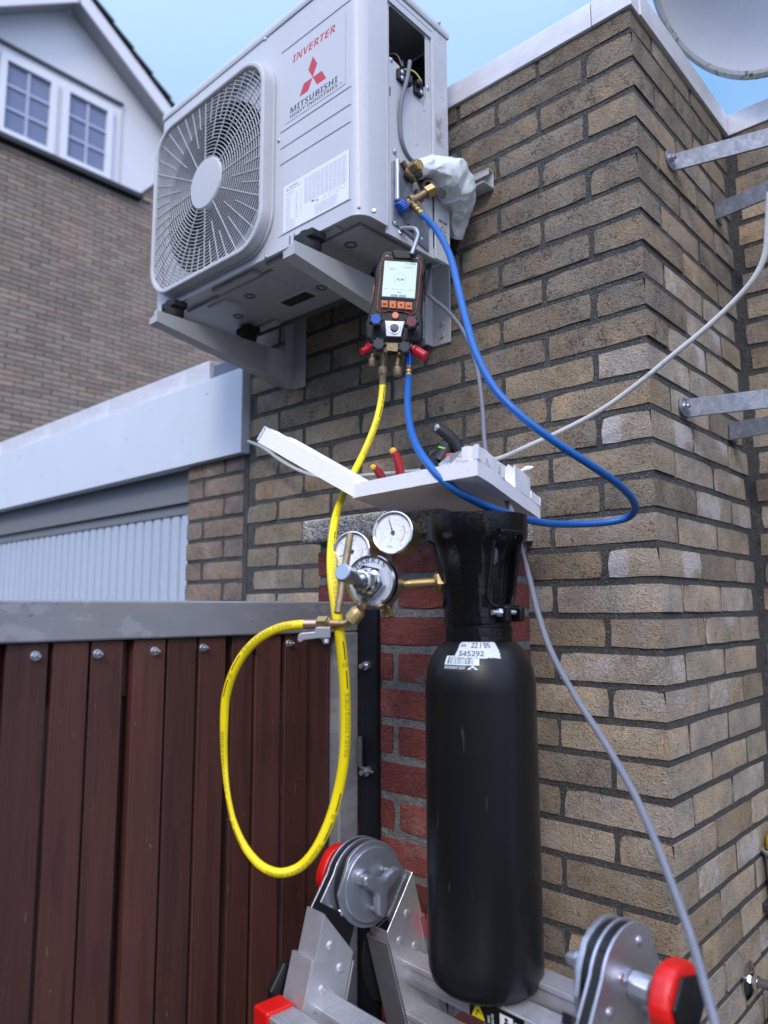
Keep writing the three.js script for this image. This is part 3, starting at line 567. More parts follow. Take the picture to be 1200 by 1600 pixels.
  for (let k = 0; k < 26; k++) {
    const r = 0.0655 + k * 0.0083, n = 120, runs = []; let cur = [];
    for (let i = 0; i <= n; i++) { const a = i / n * 2 * Math.PI + 0.785398, x = r * Math.cos(a), y = r * Math.sin(a); if (inside(x, y)) cur.push([x, y]); else { if (cur.length > 2) runs.push(cur); cur = []; } }
    if (cur.length > 2) runs.push(cur);
    if (runs.length) part('ring', runs.length === 1 && runs[0].length === n + 1 ? ribbon(runs[0].slice(0, n), 0.0019, 0.0024, true) : runs.map((q) => ribbon(q, 0.0019, 0.0024, false)), acPlastic, guard, runs.length > 1 ? { kind: 'stuff' } : {});
  }
  for (let k = 0; k < 48; k++) {
    const a = k / 48 * 2 * Math.PI + 0.03, c = Math.cos(a), s = Math.sin(a), r0 = k % 2 ? 0.15 : k % 4 === 2 ? 0.105 : 0.056; let r1 = 0.15; while (inside(c * (r1 + 0.002), s * (r1 + 0.002))) r1 += 0.002;
    const st = (r0 === 0.056) ? 0.0017 : 0.0014, g = new THREE.BoxGeometry(r1 - r0, st, 0.003).translate((r0 + r1) / 2, 0, gz - 0.0008).rotateZ(a).translate(FC[0], FC[1], 0);
    part('spoke', g, acPlastic, guard);
  }
  part('hub_cap', turned(V(FC[0] + 0.004, FC[1], gz - 0.008), V(0, 0, 1), [[0.0, 0], [0.061, 0], [0.061, 0.008], [0.058, 0.011], [0, 0.0125]], 48), acPlastic, guard);
  // printed stickers
  const logo = canvasTex(1024, 880, (c, w, h) => {
    c.fillStyle = '#c6c9cc'; c.fillRect(0, 0, w, h);
    const X = (x) => (x + 0.6085) / 0.1835 * w, Y = (y) => (2.79 - y) / 0.155 * h, PX = w / 0.1835, PY = h / 0.155;
    const fit = (txt, font, x0, x1, base, ht, col, skew = 0) => { c.save(); c.font = font; c.fillStyle = col; const m = c.measureText(txt).width; c.translate(X(x0), Y(base)); c.transform(1, 0, skew, 1, 0, 0); c.scale((X(x1) - X(x0)) / m, ht * PY / 71); c.fillText(txt, 0, 0); c.restore(); };
    fit('INVERTER', 'bold 100px sans-serif', -0.586, -0.455, 2.7645, 0.0165, '#b8262c', -0.22);
    c.fillStyle = '#c02631'; const D = 0.0235, cx = -0.5205, cy = 2.699;
    for (const a of [90, 210, 330]) { const r = a * Math.PI / 180, u = [Math.cos(r), Math.sin(r)], v = [-u[1], u[0]], L = 0.047, W = 0.0137; c.beginPath(); [[0, 0], [L / 2, W], [L, 0], [L / 2, -W]].forEach(([p, q], i) => { const x = X(cx + u[0] * p + v[0] * q), y = Y(cy + u[1] * p + v[1] * q); i ? c.lineTo(x, y) : c.moveTo(x, y); }); c.fill(); }
    fit('MITSUBISHI', 'bold 100px sans-serif', -0.592, -0.447, 2.6512, 0.0128, '#2c3036', -0.04);
    fit('HEAVY INDUSTRIES', 'bold 100px sans-serif', -0.592, -0.447, 2.6405, 0.0078, '#2c3036', -0.04);
    fit(', LTD.', 'bold 100px sans-serif', -0.446, -0.4325, 2.6405, 0.004, '#2c3036', -0.04);
  });
  const zf = (x, y, dz) => new THREE.Matrix4().makeTranslation(x, y, AZ1 + dz);
  const lg = new RoundedBoxGeometry(0.1835, 0.155, 0.0006, 1, 0.0002); printed('logo_sticker', logo, 0.1835, 0.155, zf(-0.51675, 2.7125, 0.0007), ac, 0.4);
  const rating = canvasTex(1536, 800, (c, w, h) => {
    c.fillStyle = '#e9ecee'; c.fillRect(0, 0, w, h); c.strokeStyle = '#59606a'; c.fillStyle = '#4a5058';
    const tri = (x, y, s) => { for (const a of [90, 210, 330]) { const r = a * Math.PI / 180, ux = Math.cos(r), uy = -Math.sin(r); c.beginPath(); c.moveTo(x, y); c.lineTo(x + ux * s / 2 - uy * s * 0.29, y + uy * s / 2 + ux * s * 0.29); c.lineTo(x + ux * s, y + uy * s); c.lineTo(x + ux * s / 2 + uy * s * 0.29, y + uy * s / 2 - ux * s * 0.29); c.fill(); } };
    tri(95, 78, 30); c.font = 'bold 40px sans-serif'; c.fillText('MITSUBISHI', 140, 74); c.font = 'bold 27px sans-serif'; c.fillText('HEAVY INDUSTRIES THERMAL SYSTEMS, LTD.', 60, 112, 390);
    c.font = '24px sans-serif'; c.fillText('AIR-CONDITIONER', 60, 156); c.fillText('OUTDOOR UNIT', 60, 186);
    const q = lattice(64, 77); let z = 0; const nx = () => q((z += 0.0137), z * 3.3);
    c.font = '17px sans-serif';
    const word = (n) => { let s = ''; for (let i = 0; i < n; i++) s += 'ABEHIKLMNORSTUV0123456789'[Math.floor(nx() * 24.9)]; return s; };
    for (let y = 220; y < 640; y += 26) { c.fillText(word(12), 60, y); c.fillText(word(6), 300, y); c.fillText(word(3), 420, y); }
    c.lineWidth = 2; c.strokeRect(520, 60, 960, 420); for (let x = 520; x < 1480; x += 96) { c.beginPath(); c.moveTo(x, 60); c.lineTo(x, 480); c.stroke(); }
    for (let y = 60; y < 480; y += 24) { c.beginPath(); c.moveTo(520, y); c.lineTo(1480, y); c.lineWidth = 1; c.stroke(); for (let x = 526; x < 1470; x += 96) c.fillText(word(7), x, y + 19, 84); }
    c.fillRect(690, 500, 70, 26); c.font = 'bold 54px sans-serif'; c.fillText('CE', 790, 560); c.lineWidth = 4; c.beginPath(); c.moveTo(960, 570); c.lineTo(1000, 505); c.lineTo(1040, 570); c.closePath(); c.stroke(); c.strokeRect(1090, 510, 130, 60); c.strokeRect(1260, 505, 70, 70); c.strokeRect(1370, 505, 80, 70);
    c.font = '19px sans-serif'; for (let y = 620; y < 770; y += 24) c.fillText(word(46), 760, y, 700); for (let y = 660; y < 780; y += 28) c.fillText(word(22), 60, y, 420);
  });
  printed('rating_label', rating, 0.1935, 0.1025, zf(-0.511, 2.4425, 0.0007), ac, 0.4);
  // sheet metal screws and slots
  const screw = (p, d) => part('screw', turned(p, d, [[0, 0.0034], [0.0028, 0.003], [0.0048, 0.0012], [0.005, 0]], 14), steel, ac);
  for (const [x, y] of [[436, 220], [415, 61], [415.5, 401]]) { const p = hit(x, y, 'z', AZ1); screw(p, V(0, 0, 1)); }
  screw(hit(585, 330, 'z', AZ1 - 0.006).add(V(0, 0, 0.001)), V(0.55, 0, 0.83));
  for (const [x, y] of [[617, 237], [611, 94], [686, 35], [668, 138], [617, 349], [663, 346], [659, 374]]) screw(hit(x, y, 'x', y > 300 || y === 237 ? AX1 - 0.003 : y === 35 ? AX1 + 0.0035 : AX1 - 0.005), V(1, 0, 0));
  part('tab_slot', [box(-0.588, -0.5845, 2.3605, 2.3785, AZ1 - 0.003, AZ1 + 0.0006), box(-0.574, -0.5705, 2.3605, 2.3785, AZ1 - 0.003, AZ1 + 0.0006), box(-1.048, -1.0445, 2.3605, 2.3785, AZ1 - 0.003, AZ1 + 0.0006), box(-1.036, -1.0325, 2.3605, 2.3785, AZ1 - 0.003, AZ1 + 0.0006)], std([0.16, 0.17, 0.19], 0.6), ac);
  part('painted_knockout_slot', [box(AX1 - 0.0062, AX1 - 0.0046, 2.641, 2.66, 0.2635, 0.2665), box(AX1 - 0.0062, AX1 - 0.0025, 2.404, 2.42, 0.1465, 0.1488)], dark, ac);  // solid dark boxes, the shade of the slots put into their colour
  // terminal block and conductors in the open window
  const tb = part('terminal_block', [rbox(-0.47, -0.425, 2.715, 2.76, 0.155, 0.262, 0.003), rbox(-0.463, -0.43, 2.761, 2.772, 0.165, 0.25, 0.002)], blackPlastic, ac);
  for (let k = 0; k < 5; k++) part('terminal_screw', turned(V(-0.4245, 2.742 - 0.0 * k, 0.176 + k * 0.018), V(1, 0, 0.0), [[0, 0.002], [0.0042, 0.0018], [0.0046, 0]], 12), steel, tb);
  part('circuit_board', [box(-0.56, -0.556, 2.69, 2.85, 0.11, 0.3), rbox(-0.5555, -0.53, 2.71, 2.75, 0.15, 0.18, 0.004), rbox(-0.5555, -0.525, 2.77, 2.8, 0.2, 0.24, 0.004)], std([0.03, 0.075, 0.045], 0.5), ac);
  const wire = (l, r, m) => part('wire', tube(l.map((a) => V(...a)), r, { seg: 40, rad: 8 }), m, ac);
  const wg = std([0.32, 0.42, 0.12], 0.45), wy = std([0.6, 0.55, 0.16], 0.45), wb = std([0.03, 0.05, 0.16], 0.45), wn = std([0.13, 0.06, 0.03], 0.45);
  wire([[-0.392, 2.725, 0.222], [-0.4, 2.738, 0.206], [-0.392, 2.74, 0.186], [-0.386, 2.722, 0.17], [-0.388, 2.706, 0.176], [-0.396, 2.703, 0.186], [-0.42, 2.715, 0.19]], 0.0019, wy);
  wire([[-0.392, 2.72, 0.22], [-0.396, 2.708, 0.205], [-0.41, 2.72, 0.2], [-0.425, 2.74, 0.2]], 0.0018, wg);
  wire([[-0.392, 2.73, 0.223], [-0.4, 2.752, 0.215], [-0.415, 2.762, 0.2], [-0.424, 2.744, 0.194]], 0.0018, wb);
  wire([[-0.392, 2.73, 0.224], [-0.402, 2.758, 0.232], [-0.418, 2.76, 0.24], [-0.424, 2.744, 0.248]], 0.0018, wn);
  wire([[-0.45, 2.77, 0.16], [-0.43, 2.79, 0.19], [-0.44, 2.785, 0.23], [-0.46, 2.8, 0.25]], 0.0025, std([0.03, 0.03, 0.032], 0.5));
  const clampAt = (x, y) => hit(x, y, 'x', AX1 - 0.003);
  const c1 = clampAt(632, 125), c2 = clampAt(652, 139);
  part('cable_clamp', [rbox(c1.x - 0.004, c1.x + 0.006, c1.y - 0.012, c1.y + 0.012, c1.z - 0.002, c1.z + 0.024, 0.002), rod(V(c1.x + 0.004, c1.y - 0.009, c1.z - 0.006), V(c1.x + 0.004, c1.y + 0.007, c1.z - 0.006), 0.0095, 0.0095, 18)], blackPlastic, ac);
  for (const dy of [-0.007, 0.006]) screw(V(c1.x + 0.006, c1.y + dy, c1.z + 0.014), V(1, 0, 0));
  part('cable_clamp', [rbox(c2.x - 0.004, c2.x + 0.006, c2.y - 0.016, c2.y + 0.01, c2.z - 0.012, c2.z + 0.012, 0.002), rbox(c2.x - 0.004, c2.x + 0.014, c2.y - 0.002, c2.y + 0.012, c2.z - 0.002, c2.z + 0.013, 0.004)], blackPlastic, ac);
  screw(V(c2.x + 0.006, c2.y - 0.008, c2.z - 0.006), V(1, 0, 0));
  // small printed notices on the strip
  const notice = (w, h, draw) => canvasTex(w, h, (c) => { c.fillStyle = '#b9bbbb'; c.fillRect(0, 0, w, h); c.fillStyle = '#23272c'; c.strokeStyle = '#23272c'; draw(c); });
  const sx = (y, z, dy = 0) => new THREE.Matrix4().makeRotationY(Math.PI / 2).setPosition(AX1 + 0.0006, y, z);
  printed('notice', notice(128, 320, (c) => { for (let k = 0; k < 2; k++) { const y = 10 + k * 160; c.lineWidth = 4; c.beginPath(); c.moveTo(70, y + 40); c.lineTo(90, y); c.lineTo(112, y + 40); c.closePath(); c.stroke(); for (let i = 0; i < 9; i++) { c.globalAlpha = 0.7; c.fillRect(12, y + 52 + i * 10, 92 - ((i * 37) % 30), 4); } c.globalAlpha = 1; } }), 0.026, 0.066, sx(2.641, 0.112), ac, 0.4);
  printed('notice', notice(128, 320, (c) => { c.fillRect(8, 20, 112, 34); c.fillStyle = '#b9bbbb'; c.fillRect(40, 30, 50, 12); c.lineWidth = 7; c.beginPath(); c.moveTo(20, 170); c.lineTo(64, 95); c.lineTo(108, 170); c.closePath(); c.stroke(); c.fillStyle = '#23272c'; c.beginPath(); c.arc(40, 240, 18, 0, 7); c.fill(); for (let i = 0; i < 6; i++) c.fillRect(66, 205 + i * 15, 50, 6); }), 0.03, 0.05, sx(2.414, 0.105), ac, 0.4);
  // galvanised valve plate, valves, base pan
  const vp = poly([[-0.262, 2.372], [-0.15, 2.352], [-0.15, 2.42], [-0.2, 2.44], [-0.2, 2.505], [-0.25, 2.51], [-0.262, 2.5]]);
  part('valve_plate', extr(vp, 0.003, 0.0008, 1).rotateY(Math.PI / 2).translate(AX1 - 0.0044, 0, 0), galv, ac);
  part('plate_edge', rbox(AX1 - 0.002, AX1 + 0.008, 2.418, 2.506, 0.2495, 0.258, 0.003), steel, ac);
  part('painted_service_opening', box(AX1 - 0.004, AX1 - 0.0008, 2.3725, 2.386, 0.2, 0.219), dark, ac);  // dark box painted as the shaded opening, nothing is cut
  const valve = (bx, by, tx, ty, ux) => {
    const a = hit(bx, by, 'x', AX1), b = hit(tx, ty, 'x', AX1 + ux), d = b.clone().sub(a).normalize();
    const v = part('service_valve', [rod(a, b.clone().addScaledVector(d, -0.006), 0.0085, 0.0085, 18), turned(a.clone().addScaledVector(d, 0.006), d, [[0.0085, 0], [0.0125, 0.002], [0.0125, 0.01], [0.0085, 0.012]], 20)], brassDull, ac);
    part('cap', [hexRod(b.clone().addScaledVector(d, -0.018), b, 0.0125), turned(b, d, [[0.0105, 0], [0.0095, 0.002], [0, 0.002]], 20)], brass, v); return v;
  };
  const v1 = valve(637, 270, 655, 257, 0.035);
  part('flange', [rod(hit(629, 252, 'x', AX1 + 0.003), hit(648, 284, 'x', AX1 + 0.003), 0.0055, 0.0055, 10), rod(hit(633, 268, 'x', AX1 + 0.002), hit(646, 276, 'x', AX1 + 0.012), 0.01, 0.01, 14)], brassDull, v1);
  const v2 = valve(636, 318, 677, 296, 0.035);
  part('flange', [rod(hit(652, 296, 'x', AX1 + 0.002), hit(658, 316, 'x', AX1 + 0.003), 0.0065, 0.0065, 10), rod(hit(644, 308, 'x', AX1 + 0.008), hit(654, 322, 'x', AX1 + 0.012), 0.007, 0.007, 14)], brassDull, v2);
  // underside: pressed pan with beads, drain holes and rubber feet
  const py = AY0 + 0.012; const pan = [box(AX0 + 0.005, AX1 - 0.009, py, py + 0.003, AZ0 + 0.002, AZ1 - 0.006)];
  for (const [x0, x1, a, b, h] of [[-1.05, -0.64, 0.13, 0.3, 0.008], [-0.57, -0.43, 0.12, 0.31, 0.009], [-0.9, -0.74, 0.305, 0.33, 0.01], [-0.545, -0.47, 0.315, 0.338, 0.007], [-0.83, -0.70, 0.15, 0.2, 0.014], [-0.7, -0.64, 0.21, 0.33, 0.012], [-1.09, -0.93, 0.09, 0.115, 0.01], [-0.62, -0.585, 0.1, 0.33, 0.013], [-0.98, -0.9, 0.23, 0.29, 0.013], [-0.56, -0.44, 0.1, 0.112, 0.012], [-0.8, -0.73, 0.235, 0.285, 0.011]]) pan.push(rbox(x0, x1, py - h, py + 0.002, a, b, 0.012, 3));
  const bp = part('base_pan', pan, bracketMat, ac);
  part('painted_drain_slot', box(-0.815, -0.725, py - 0.0152, py - 0.0141, 0.158, 0.19), dark, bp);  // slot shade painted as a dark box under the pan
  for (const [x, zz, y] of [[-0.85, 0.255, py - 0.008], [-0.69, 0.17, py - 0.008], [-0.495, 0.27, py - 0.009], [-0.97, 0.2, py - 0.008]]) part('drain_collar', new THREE.TorusGeometry(0.011, 0.0028, 8, 20).rotateX(Math.PI / 2).translate(x, y, zz), panGrey, bp);
  part('pan_edge', [rbox(AX0 + 0.004, AX1 - 0.034, AY0, AY0 + 0.012, AZ1 - 0.0075, AZ1 - 0.0042, 0.001), rbox(AX1 - 0.0095, AX1 - 0.0048, AY0 - 0.012, AY0 + 0.01, AZ0 + 0.01, SEAM, 0.001)], acPaint, bp);
}

// ---------------------------------------------------------------- wall bracket under the unit
{
  const b = thing('wall_bracket', 'grey steel wall bracket with two arms carrying the air conditioning unit', 'bracket', V(-0.72, 2.4, 0.02));
  part('rail', [rbox(-1.02, -0.322, 2.533, 2.566, 0.0015, 0.0045, 0.001), rbox(-1.02, -0.322, 2.529, 2.5325, 0.0015, 0.04, 0.001), rbox(-1.02, -0.322, 2.5665, 2.57, 0.0015, 0.022, 0.001), rbox(-1.02, -0.322, 2.555, 2.566, 0.0195, 0.022, 0.001)], bracketMat, b);
  for (const [xw, nm] of [[-0.985, 'left'], [-0.497, 'right']]) {
    // tapered side web with a top and bottom flange turned to the left
    const W = 0.034, zf = 0.418;
    const web = poly([[0.006, 2.222], [zf, 2.288], [zf, 2.314], [0.006, 2.314]]);
    const side = extr(web, 0.0022).rotateY(-Math.PI / 2);                // shape x -> +z
    side.translate(xw, 0, 0);
    const fl = new THREE.BufferGeometry(), A = (x, y, z) => [x, y, z];
    const quad = (p, q, r, s) => [...p, ...q, ...r, ...p, ...r, ...s];
    const x0 = xw - W, x1 = xw - 0.0022, slab = (y0f, y0b, t) => { const v = [A(x0, y0b, 0.006), A(x1, y0b, 0.006), A(x1, y0f, zf), A(x0, y0f, zf)], u = v.map(([x, y, z]) => [x, y + t, z]); return [...quad(v[0], v[1], v[2], v[3]), ...quad(u[3], u[2], u[1], u[0]), ...quad(v[1], u[1], u[2], v[2]), ...quad(v[3], v[2], u[2], u[3]), ...quad(v[0], v[3], u[3], u[0]), ...quad(v[0], u[0], u[1], v[1])]; };
    fl.setAttribute('position', new THREE.Float32BufferAttribute([...slab(2.288, 2.222, 0.0022)], 3)); fl.computeVertexNormals();
    const lw = extr(poly([[0.2, 2.2545], [zf, 2.2905], [zf, 2.304], [0.2, 2.276]]), 0.002).rotateY(-Math.PI / 2).translate(xw - W + 0.002, 0, 0);
    const arm = part('arm', [side, fl, lw, extr(poly([[xw - W + 0.0021, 2.2905], [xw - 0.0025, 2.2905], [xw - 0.0025, 2.3125], [xw - W + 0.0021, 2.3035]]), 0.002).translate(0, 0, zf - 0.0035)], bracketMat, b);
    part('wall_plate', [rbox(xw + 0.0005, xw + 0.052, 2.213, 2.528, 0.0015, 0.005, 0.001), rbox(xw + 0.0005, xw + 0.0035, 2.213, 2.528, 0.0055, 0.032, 0.001)], bracketMat, arm);
    part('stiffener', extr(poly([[0.035, 2.232], [0.15, 2.249], [0.15, 2.251], [0.035, 2.262]]), 0.002, 0.0004, 1).rotateY(-Math.PI / 2).translate(xw + 0.0022, 0, 0), bracketMat, arm);
    for (const y of [2.232, 2.262]) part('bolt', [turned(V(xw + 0.03, y, 0.005), V(0, 0, 1), [[0, 0.006], [0.005, 0.005], [0.0065, 0]], 14)], steel, arm);
    for (const zz of [0.14, 0.36]) part('rubber_foot', [turned(V(xw - 0.022, 2.3145, zz), UP, [[0, 0], [0.02, 0], [0.023, 0.012], [0.021, 0.0415], [0, 0.0415]], 24), rbox(xw - 0.05, xw + 0.006, 2.338, 2.3555, zz - 0.02, zz + 0.02, 0.004)], rubber, arm);
  }
}
// ---------------------------------------------------------------- plastic wrap round the pipes at the valves
{
  const a = pl([[653, 266, 1.512], [666, 265, 1.52], [688, 270, 1.545], [707, 290, 1.585], [714, 320, 1.615], [714, 348, 1.635], [709, 371, 1.65]]);
  const w = thing('pipe_wrap', 'white crumpled plastic sheet wrapped around the pipes beside the brass valves', 'plastic wrap', a[2].clone());
  const rad = (s) => 0.02 + 0.025 * sstep(0.05, 0.4, s) - 0.03 * sstep(0.5, 1, s);
  let g = tube(a, rad, { seg: 60, rad: 60, ref: V(0.9, 0.3, 0.3) });
  const p = g.attributes.position, n = g.attributes.normal, f = fbm(5, 2, 41), f2 = fbm(9, 2, 43);
  for (let j = 0; j <= 60; j++) for (let k = 0; k <= 60; k++) {
    const i = j * 61 + k, u = j / 60, v = (k % 60) / 60, ridge = 1 - Math.abs(2 * f(u * 0.9 + v * 0.35, v) - 1), r2 = 1 - Math.abs(2 * f2(u * 1.3, v) - 1);
    const d = (0.017 * (ridge - 0.75) + 0.007 * (r2 - 0.7)) * sstep(0.02, 0.3, u + 0.12);
    p.setXYZ(i, p.getX(i) + n.getX(i) * d, p.getY(i) + n.getY(i) * d * 1.2, p.getZ(i) + n.getZ(i) * d);
  }
  g.computeVertexNormals(); g = toCreasedNormals(g.toNonIndexed(), 0.35);
  const film = new THREE.MeshPhysicalMaterial({ color: 0xeaf2f0, roughness: 0.28, transmission: 0.2, thickness: 0, side: THREE.DoubleSide, clearcoat: 0.3, clearcoatRoughness: 0.25 });
  part('sheet', g, film, w);
  part('pipe', tube(pl([[640, 268, 1.535], [662, 280, 1.53], [690, 292, 1.56], [712, 310, 1.61], [716, 350, 1.65], [706, 400, 1.7]]), 0.009, { seg: 50 }), rubber, w);
  part('pipe', [turned(at(672, 291, 1.535), at(662, 286, 1.5).sub(at(672, 291, 1.535)), [[0.006, 0], [0.012, 0], [0.012, 0.014], [0.007, 0.014], [0.006, 0]], 18), tube(pl([[672, 291, 1.53], [690, 300, 1.56], [708, 318, 1.62]]), 0.011, { seg: 20 })], std([0.3, 0.3, 0.29], 0.7), w, { label: 'foam insulation around the pipe end' });
}
// ---------------------------------------------------------------- digital manifold hanging from the unit
{
  const o = at(620.5, 460, 1.42), toCam = camera.position.clone().sub(o); toCam.y = 0; toCam.y = -0.06 * toCam.length();
  const m = thing('manifold_gauge', 'black digital manifold gauge with lit screen and orange buttons hanging under the grey unit', 'manifold gauge', o);
  const roll = -0.080, F = frame(o, toCam, UP).multiply(new THREE.Matrix4().makeRotationZ(roll));
  // local metres from the enlarged photo's pixels (origin at the middle of the body)
  const k = 0.0001682, kv = 0.000178, ca = Math.cos(-roll), sa = Math.sin(-roll);
  const L = (x, y) => { const a = x - 513, b = y - 585; const u = a * ca + b * sa, v = -a * sa + b * ca; return [u * k, -v * kv]; };
  const put = (g) => inFrame(g, F);
  const body = [[318, 140], [345, 100], [400, 88], [480, 98], [690, 118], [760, 128], [812, 150], [842, 192], [848, 330], [812, 420], [820, 500], [800, 790], [812, 930], [800, 1070], [760, 1125], [600, 1118], [480, 1108], [210, 1100], [165, 1050], [155, 900], [212, 710], [258, 450], [255, 330], [300, 190]].map(([x, y]) => L(x, y));
  const depth = 0.05;
  const bd = part('body', put(extr(poly(body.slice().reverse()), depth, 0.007, 3).translate(0, 0, -depth)), blackPlastic, m);
  part('front_plate', put(extr(poly([[330, 175], [440, 178], [480, 215], [650, 225], [690, 200], [770, 215], [778, 330], [740, 700], [700, 800], [600, 790], [395, 775], [290, 755], [292, 640], [330, 330]].map(([x, y]) => L(x, y)).reverse()), 0.004, 0.0012, 2).translate(0, 0, -0.001)), blackPlastic, m);
  part('top_bridge', put(extr(poly([[450, 105], [720, 125], [665, 215], [480, 205]].map(([x, y]) => L(x, y)).reverse()), 0.009, 0.003, 2).translate(0, 0, -0.003)), blackPlastic, m);
  // thin orange line round the display field
  const line = (pts) => put(tube(pts.map(([x, y]) => { const [u, v] = L(x, y); return V(u, v, 0.0032); }), 0.0005, { seg: 60, rad: 6, ref: V(0, 0.1, 1) }));
  part('trim_line', [line([[460, 182], [372, 176], [342, 215], [318, 430], [290, 690], [292, 752], [310, 768], [395, 776]]), line([[660, 202], [745, 210], [775, 240], [765, 470], [735, 700], [715, 785], [690, 803], [598, 790]])], orange, m);
  for (const q of [[[262, 450], [266, 470], [232, 700], [210, 728]], [[803, 498], [822, 510], [806, 770], [782, 785]]]) part('side_grip', put(extr(poly(q.map(([x, y]) => L(x, y)).reverse()), 0.03, 0.003, 2).translate(0, 0, -0.036)), orange, m);
  const ctr = (x, y, z = 0) => { const [u, v] = L(x, y); return new THREE.Matrix4().multiplyMatrices(F, new THREE.Matrix4().makeTranslation(u, v, z)); };
  // display
  const [sx0, sy0] = L(372, 222), [sx1, sy1] = L(712, 640);
  const scr = canvasTex(640, 720, (c, w, h) => {
    c.fillStyle = '#cfe2d2'; c.fillRect(0, 0, w, h); c.fillStyle = '#41504c'; c.strokeStyle = '#a9b8ae';
    c.font = '22px sans-serif'; c.fillText('11:05', 40, 42); c.fillText('R32', 60, 110); c.font = 'bold 26px sans-serif'; c.fillText('Manual', 120, 160); c.fillText('Start  12', 450, 120); c.beginPath(); c.moveTo(400, 100); c.lineTo(420, 112); c.lineTo(400, 124); c.fill();
    for (let i = 0; i < 4; i++) c.fillRect(420 + i * 55, 26, 26, 14);
    c.lineWidth = 3; c.strokeRect(60, 128, 250, 50); c.strokeRect(370, 84, 240, 56);
    c.lineWidth = 8; c.beginPath(); c.arc(330, 360, 120, 0.75 * Math.PI, 2.25 * Math.PI); c.stroke();
    c.font = 'bold 62px sans-serif'; c.textAlign = 'center'; c.fillText('32.44', 330, 380); c.font = '24px sans-serif'; c.fillText('bar', 330, 425); c.fillText('0', 260, 470); c.fillText('60', 400, 470);
    c.font = '24px sans-serif'; c.textAlign = 'left'; ['dP 0.00', 'start 32.44', 'end 0:00', 'ambient 18'].forEach((t, i) => c.fillText(t, 24 + i * 155, 572, 140)); c.font = 'bold 30px sans-serif'; c.fillText('32.44', 290, 634);
    c.fillStyle = '#8fa0a6'; c.fillRect(170, 670, 140, 50); c.fillRect(330, 670, 140, 50);
  });
  part('bezel', put(extr(roundRect(sx0 - 0.004, sx1 + 0.004, sy1 - 0.004, sy0 + 0.004, 0.003), 0.0016).translate(0, 0, 0.0028)), std([0.008, 0.008, 0.01], 0.18), m);
  { const g = new THREE.PlaneGeometry(sx1 - sx0, sy0 - sy1).translate((sx0 + sx1) / 2, (sy0 + sy1) / 2, 0.0048);
    part('screen', put(g), new THREE.MeshStandardMaterial({ map: scr, emissiveMap: scr, emissive: 0xffffff, emissiveIntensity: 0.14, roughness: 0.25 }), m, { keepUV: true }); }
  // four orange keys, centre button, sight glass plate
  const keys = ['esc', 'up', 'down', 'menu'], kx = [[335, 408, 660, 738], [425, 502, 664, 748], [515, 598, 676, 756], [605, 684, 684, 766]];
  kx.forEach(([x0, x1, y0, y1], i) => {
    const q = [[x0, y0], [x1, y0 + 4], [x1 - 2, y1 + 3], [x0 + (i ? 0 : 3), y1 - 4]].map(([x, y]) => L(x, y));
    const b = part('key', put(extr(poly(q.reverse()), 0.004, 0.001, 2).translate(0, 0, 0.0026)), orange, m);
    const [cx, cy] = L((x0 + x1) / 2, (y0 + y1) / 2 + 4), s = 0.0026;
    const sh = i === 1 ? poly([[cx - s, cy - s], [cx + s, cy - s], [cx, cy + s]]) : i === 2 ? poly([[cx - s, cy + s], [cx, cy - s], [cx + s, cy + s]]) : roundRect(cx - s * 1.3, cx + s * 1.3, cy - s * 0.8, cy + s * 0.8, 0.0005);
    if (i === 3) for (const d of [-0.45, 0.45]) sh.holes.push(new THREE.Path([[cx - s, cy + (d - 0.2) * s], [cx + s, cy + (d - 0.2) * s], [cx + s, cy + (d + 0.2) * s], [cx - s, cy + (d + 0.2) * s]].map(([x, y]) => new THREE.Vector2(x, y))));
    part('key_mark', put(extr(sh, 0.0004).translate(0, 0, 0.0066)), std([0.1, 0.03, 0.015], 0.6), b);
  });
  const lz = (x, y, z, prof, seg) => { const [u, v] = L(x, y); return put(turned(V(u, v, z), V(0, 0, 1), prof, seg)); };
  part('button', lz(493, 822, 0, [[0.0066, 0], [0.0066, 0.004], [0.0058, 0.0052], [0, 0.0058]], 28), new THREE.MeshStandardMaterial({ color: 0xe8906c, roughness: 0.4 }), m);
  const sg = part('sight_plate', put(extr(poly([[372, 880], [600, 892], [556, 1062], [385, 1052]].map(([x, y]) => L(x, y)).reverse()), 0.012, 0.0015, 2).translate(0, 0, -0.006)), std([0.62, 0.64, 0.68], 0.32, 0.7), m);
  part('ring', lz(482, 968, 0.0055, [[0.0115, 0], [0.0115, 0.0016], [0.0108, 0.002], [0.0085, 0.0018], [0.0085, 0]], 36), std([0.75, 0.77, 0.8], 0.3, 0.6), sg);
  part('sight_glass', lz(482, 968, 0.0056, [[0.0082, 0], [0.0078, 0.002], [0.004, 0.0036], [0, 0.004]], 28), new THREE.MeshPhysicalMaterial({ color: 0x50565a, roughness: 0.12, metalness: 0.2, clearcoat: 1 }), sg);
  // lettering in the upper corners
  const word = (t, x, y, w, h) => { const tex = canvasTex(256, 64, (c) => { c.fillStyle = '#131417'; c.fillRect(0, 0, 256, 64); c.fillStyle = '#d9dcdf'; c.font = 'bold 50px sans-serif'; c.textAlign = 'center'; c.fillText(t, 128, 48, 250); }); printed('lettering', tex, w, h, ctr(x, y, 0.0006), m, 0.5); };
  word('testo', 398, 157, 0.0135, 0.0042); word('550s', 742, 188, 0.0125, 0.0042);
